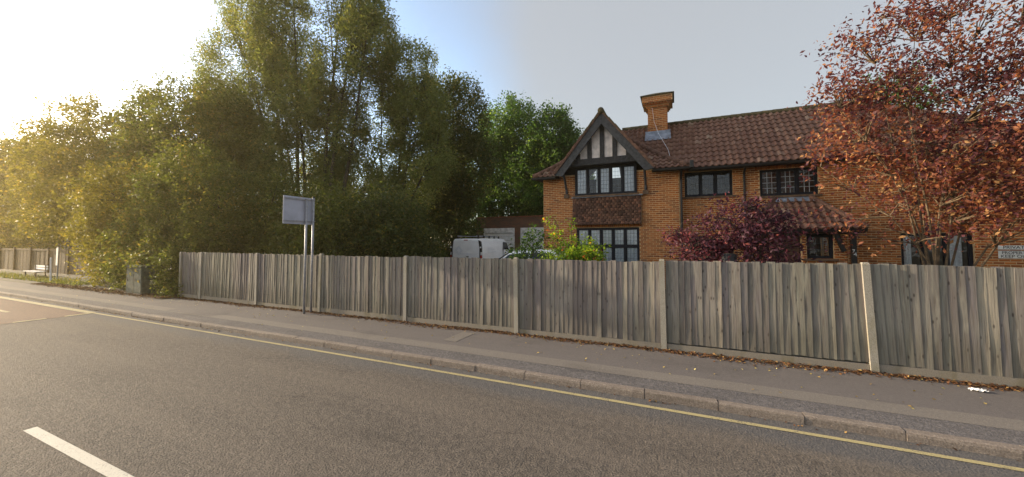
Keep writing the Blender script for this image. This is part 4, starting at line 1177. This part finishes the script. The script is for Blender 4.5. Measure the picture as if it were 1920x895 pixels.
# willows
plant('willow_tree', 'tallest willow, left of the pair, with an airy grey green crown', 'tree', (-19.6, 14.2, .4),
      [(-22.4, 14, 16.0, 2.8, 2.3, 3.0), (-25.0, 14, 13.2, 2.7, 2.2, 2.6), (-20.9, 14, 14.0, 2.0, 2, 3.2), (-26.2, 14.2, 10.4, 2.4, 2.0, 2.0), (-21.4, 13.8, 10.6, 3.0, 1.9, 2.4), (-23.0, 13.6, 7.6, 3.0, 1.6, 2.2), (-19.4, 13.6, 9.0, 1.6, 1.4, 1.5), (-20.5, 13.4, 6.4, 2.4, 1.4, 2.0), (-18.6, 15, 7.0, 1.5, 1.0, 1.5)], None,
      2750, 50, .155, 'leaf_willow', 'bark', 31, .15, spread=0.36, gap=0.8, aspect=.34, up=.15, stretch=(.8, .8, 1.25), tw=220, twig_r=.014,
      limbs=[(-22.4, 14, 17.5), (-24.8, 14, 14), (-20.3, 14, 16), (-26, 14.2, 11), (-21.6, 13.8, 12), (-19.3, 13.6, 11)])
plant('willow_tree', 'slimmer willow, right of the tall pair, with bare lower stems', 'tree', (-17.0, 14.0, .4),
      [(-15.6, 14, 15.2, 1.55, 1.6, 2.8), (-14.6, 14, 12.6, 1.7, 1.6, 2.2), (-16.6, 14, 11.6, 1.4, 1.4, 1.9), (-17.6, 14, 9.6, 1.2, 1.2, 1.3), (-16.2, 14.6, 8.2, 1.3, 1.0, 1.8), (-17.4, 14.6, 6.2, 1.2, 1.0, 1.3)], None,
      1550, 50, .145, 'leaf_willow', 'bark', 32, .13, spread=0.31, gap=0.72, aspect=.34, up=.15, stretch=(.8, .8, 1.3), tw=150, twig_r=.013,
      limbs=[(-15.8, 14, 16.8), (-14.4, 14, 13.4), (-17.0, 14, 14), (-15.2, 14.4, 15), (-17.8, 14, 10)])
plant('willow_tree', 'rounded willow with leaning dark stems beside the slim willow', 'tree', (-15.0, 16.5, .5),
      [(-13.8, 16.4, 11.4, 2.0, 1.9, 2.0), (-12.7, 16.2, 9.2, 1.7, 1.6, 2.0), (-15.2, 16, 9.4, 1.8, 1.6, 2.0), (-12.3, 16.3, 6.6, 1.4, 1.2, 1.5), (-14.6, 16, 6.6, 1.5, 1.2, 1.5), (-13.2, 16, 5.2, 1.4, 1.2, 1.2)], None,
      1550, 46, .14, 'leaf_willow', 'bark', 33, .12, spread=0.31, gap=0.75, aspect=.38, up=.2, stretch=(.8, .8, 1.2), tw=150, twig_r=.013,
      limbs=[(-13.6, 16.4, 12.5), (-12.2, 16.2, 9.6), (-15.2, 16, 10.4), (-11.6, 16.3, 7.2), (-16.2, 16, 8.5), (-13.2, 16, 8)])
plant('dark_tree', 'dark green tree between the willows and the garage', 'tree', (-12.8, 19.8, .5),
      [(-12.9, 19.8, 10.2, 2.1, 2, 2.6), (-12.0, 19.6, 7, 2.0, 1.9, 2.6), (-13.8, 19.4, 5.4, 2.3, 1.8, 2.6), (-13.2, 19.2, 2.9, 2.4, 1.6, 2.2)], None,
      1400, 44, .15, 'leaf_dark', 'bark', 34, .16, spread=0.32)
plant('green_tree', 'bright green tree behind the left half of the garage', 'tree', (-13.0, 29.0, .9),
      [(-13.2, 29, 11.9, 2.6, 2.4, 3.0), (-15, 29, 9.4, 2.6, 2.2, 3.0), (-11.2, 29, 9.4, 2.3, 2.2, 2.7), (-13.2, 28.6, 6.0, 3.4, 2.2, 2.6), (-15.5, 28.5, 4.5, 2.8, 2, 3)], None,
      1600, 44, .2, 'leaf_green', 'bark', 35, .18, spread=0.4, gap=1.1)
plant('green_tree', 'bright green tree behind the garage next to the gable roof', 'tree', (-9.0, 28.5, .9),
      [(-9.2, 28.4, 10.4, 2.2, 2.2, 2.6), (-7.7, 28.4, 8.4, 2.0, 2.0, 2.6), (-10.4, 28.2, 7.2, 2.0, 1.9, 2.6), (-8.8, 28, 5.2, 2.8, 2.0, 2.6)], None,
      1300, 44, .19, 'leaf_green', 'bark', 36, .16, spread=0.37, gap=1.1)
plant('green_tree', 'green tree top peeping over the roof ridge behind the copper tree', 'tree', (12.2, 29.5, .9),
      [(12.2, 29.5, 10.2, 2.0, 2.0, 2.0), (11, 29.5, 7.5, 2.4, 2.0, 2.2)], None, 500, 18, .2, 'leaf_green', 'bark', 37, .18, spread=.42)
plant('background_tree', 'dark tree seen between the willow stems', 'tree', (-25.5, 23, .8),
      [(-25.5, 23, 5.6, 3.4, 2, 4.2), (-22.4, 22.6, 4.6, 2.8, 1.8, 3.4), (-28.8, 23, 6.5, 3, 2, 4)], None, 1100, 38, .2, 'leaf_olive', 'bark', 38, .16, spread=.42, gap=.8)
plant('background_tree', 'dark tree seen between the rounded willow and the garage trees', 'tree', (-18.6, 23.5, .8),
      [(-18.6, 23.5, 5.4, 2.6, 1.8, 3.8), (-20.6, 23, 3.8, 2.4, 1.8, 2.8), (-16.6, 24, 6.2, 2.2, 1.8, 3.4)], None, 800, 38, .2, 'leaf_dark', 'bark', 39, .16, spread=.42, gap=.8)
# undergrowth behind the fence
for i, (x, y, h, w, s, lab) in enumerate((
        (-16.4, 10.6, 5.2, 2.4, 41, 'tall shadowy bush behind the fence left of the road sign'),
        (-13.2, 10.8, 4.4, 2.2, 42, 'shadowy bush behind the fence just right of the road sign'),
        (-10.9, 11.5, 4.3, 1.8, 43, 'dense dark bush behind the fence midway between road sign and van'),
        (-12.9, 14.6, 4.6, 1.6, 44, 'dark bush left of the van, deep in tree shade'),
        (-16.5, 13.0, 5.4, 2.2, 45, 'dark bush at the foot of the tall willows'))):
    plant('undergrowth_bush', lab, 'bush', (x, y, gz(y)), [(x, y, h * .5, w, 1.4, h * .5), (x + .9, y + .2, h * .36, w * .8, 1.2, h * .38), (x - 1.1, y, h * .4, w * .8, 1.2, h * .42)], None,
          1300, 22, .12, 'leaf_dark' if i in (2, 3) else 'leaf_olive', 'bark', s, .06, spread=.3, group='undergrowth behind the fence', zmin=gz(y) + .02)
# front garden
plant('copper_plum_tree', 'copper leaved plum tree with many pale stems in front of the house', 'tree', (5.25, 11.2, .38),
      [(5.2, 11.2, 4.8, 1.7, 1.4, 1.5), (4.3, 11.0, 4.2, 1.4, 1.2, 1.1), (6.6, 11.2, 4.6, 1.7, 1.4, 1.5), (4.7, 11.2, 6.3, 1.2, 1.1, 1.0), (6.4, 11.2, 6.9, 1.4, 1.2, 1.1), (3.8, 11.1, 5.6, .7, .7, .6), (4.6, 10.8, 2.8, 1.6, 1.0, .75), (6.3, 11, 3.0, 1.6, 1.1, .62), (5.5, 10.6, 3.3, 1.6, .8, .8),
       (7.9, 11.3, 5.4, 1.0, 1.0, 1.2), (3.3, 10.9, 3.75, .8, .7, .42), (7.9, 11.1, 3.6, .9, .8, .7), (5.1, 11.2, 7.6, .8, .8, .6), (3.9, 11.2, 6.9, .5, .5, .35)], None,
      1950, 15, .10, 'leaf_plum', 'bark_plum', 51, .024, spread=.20, shell=.4, gap=.6, aspect=.46, tw=420, twig_r=.0075,
      limbs=[(5.0, 11.2, 6.8), (4.3, 11.1, 6.4), (5.7, 11.3, 7.2), (6.7, 11.2, 6.8), (3.6, 11, 5.4), (7.4, 11.2, 5.6), (5.2, 10.9, 5.2), (4.6, 11.4, 7.6), (6.4, 11.2, 8.0), (8.1, 11.3, 5.6), (3.2, 10.9, 4.0), (5.9, 11, 5.6)])
plant('maroon_shrub', 'spreading dark maroon shrub in front of the porch', 'shrub', (1.75, 10.9, .36),
      [(1.4, 10.9, 2.6, .9, .7, .6), (2.1, 10.9, 2.2, .7, .7, .8), (.5, 10.9, 2.0, .7, .6, .6), (1.4, 10.7, 1.5, 1.3, .7, .8), (0.0, 10.9, 2.35, .4, .3, .12), (1.75, 10.9, 3.05, .4, .3, .25), (2.5, 10.9, 2.75, .3, .3, .2)], None,
      560, 13, .105, 'leaf_maroon', 'bark', 52, .03, spread=.17, shell=.45, gap=.7, aspect=.42, tw=200, twig_r=.006)
plant('lime_shrub', 'bright lime green shrub with a tall sprig by the bay window', 'shrub', (-2.9, 10.6, .35),
      [(-2.9, 10.6, 2.0, .8, .6, .65), (-3.2, 10.6, 2.65, .45, .3, .4), (-2.35, 10.6, 1.85, .5, .4, .35), (-2.78, 10.6, 2.95, .06, .06, .25), (-2.95, 10.5, 1.3, .9, .5, .7), (-2.05, 10.6, 2.0, .25, .2, .12)], None,
      460, 13, .10, 'leaf_lime', 'bark_green', 53, .02, spread=.12, shell=.4, gap=.75, aspect=.42, tw=120, twig_r=.005)
plant('green_shrub', 'glossy mid green shrub left of the lime green one', 'shrub', (-4.1, 10.7, .35),
      [(-4.2, 10.7, 1.75, .65, .5, .5), (-4.0, 10.7, 2.3, .4, .3, .35), (-4.2, 10.6, 1.1, .8, .5, .6), (-3.7, 10.6, 2.5, .3, .25, .2)], None,
      250, 13, .10, 'leaf_green', 'bark_green', 54, .02, spread=.13, shell=.4, gap=.75, aspect=.5, tw=80, twig_r=.005)
st = thing('tree_stump', 'dark cut trunk standing inside the maroon shrub', 'stump', (1.22, 10.55, .33))
MB().tube([(0, 0, -.1), (.02, 0, .5), (-.02, .01, 1.2), (.0, 0, 1.56), (.0, 0, 1.60)], [.24, .19, .18, .17, .13], 12).build('trunk', M['timber'], st, smooth=True)
MB().lathe((0, 0, 1.60), [(.13, -.01), (.12, .012)], 'z', 14).build('cut_face', plain('cut_wood', (.05, .043, .036), .9, 0, .3, 12), st)

# fallen leaves
def litter(name, label, P, size, mat, seed):
    rng = np.random.default_rng(seed)
    V, Fc = leaf_arrays(P, size, rng, .6, 1.6)
    o = put(name, np_mesh(name, V, Fc, M[mat], np.repeat(rng.random(len(P)), 4)))
    tag(o, label, 'leaves', kind='stuff')
rng = np.random.default_rng(5)
n = 9000
X = rng.uniform(-18.5, 9.2, n); dens = .5 + .5 * np.sin(X * 1.3) * np.sin(X * .47 + 1)
Yd = np.abs(rng.normal(0, .10, n)) * (.6 + dens)
P = np.stack([X, FENCE_Y - .035 - Yd, .104 + rng.uniform(.0, .03, n) * np.exp(-Yd / .08)], 1)
litter('leaf_litter', 'brown and orange fallen leaves drifted along the fence foot', P, .05, 'leaf_fallen', 61)
n = 3500
P = np.stack([rng.uniform(-30, -17.5, n), 7.45 + rng.normal(0, .16, n) + .25 * (rng.random(n)), .125 + rng.uniform(0, .03, n)], 1)
litter('leaf_litter', 'brown fallen leaves drifted under the hedge', P, .07, 'leaf_fallen', 62)
n = 16000                                            # rough grass on the verge round the bench
gx_ = rng.uniform(-60, -26.5, n); gy_ = 7.75 + 1.9 * rng.random(n) ** .8
Pg = np.stack([gx_, gy_, .14 + rng.uniform(0, .06, n)], 1)
Vg, Fg = leaf_arrays(Pg, .16, rng, .22, -.2, np.array([0, 0, 1.6]))
tag(put('verge_grass', np_mesh('verge_grass', Vg, Fg, M['leaf_olive'], np.repeat(rng.random(n), 4))), 'rough dry grass on the verge round the bench', 'grass', kind='stuff')
n = 260
P = np.stack([rng.uniform(-22, 6, n), 5.75 + 2.1 * np.sqrt(rng.random(n)), np.full(n, .108)], 1)
litter('scattered_leaf', 'pale yellow leaves scattered over the footway', P, .045, 'leaf_yellow', 63)
n = 420
X = rng.uniform(-20, 6, n)
P = np.stack([np.where(rng.random(n) < .6, -15 + rng.normal(0, 2.2, n), X), 5.585 - np.abs(rng.normal(0, .035, n)), np.full(n, .008)], 1)
litter('gutter_leaf', 'small brown leaves caught in the gutter against the kerb', P, .04, 'leaf_fallen', 64)
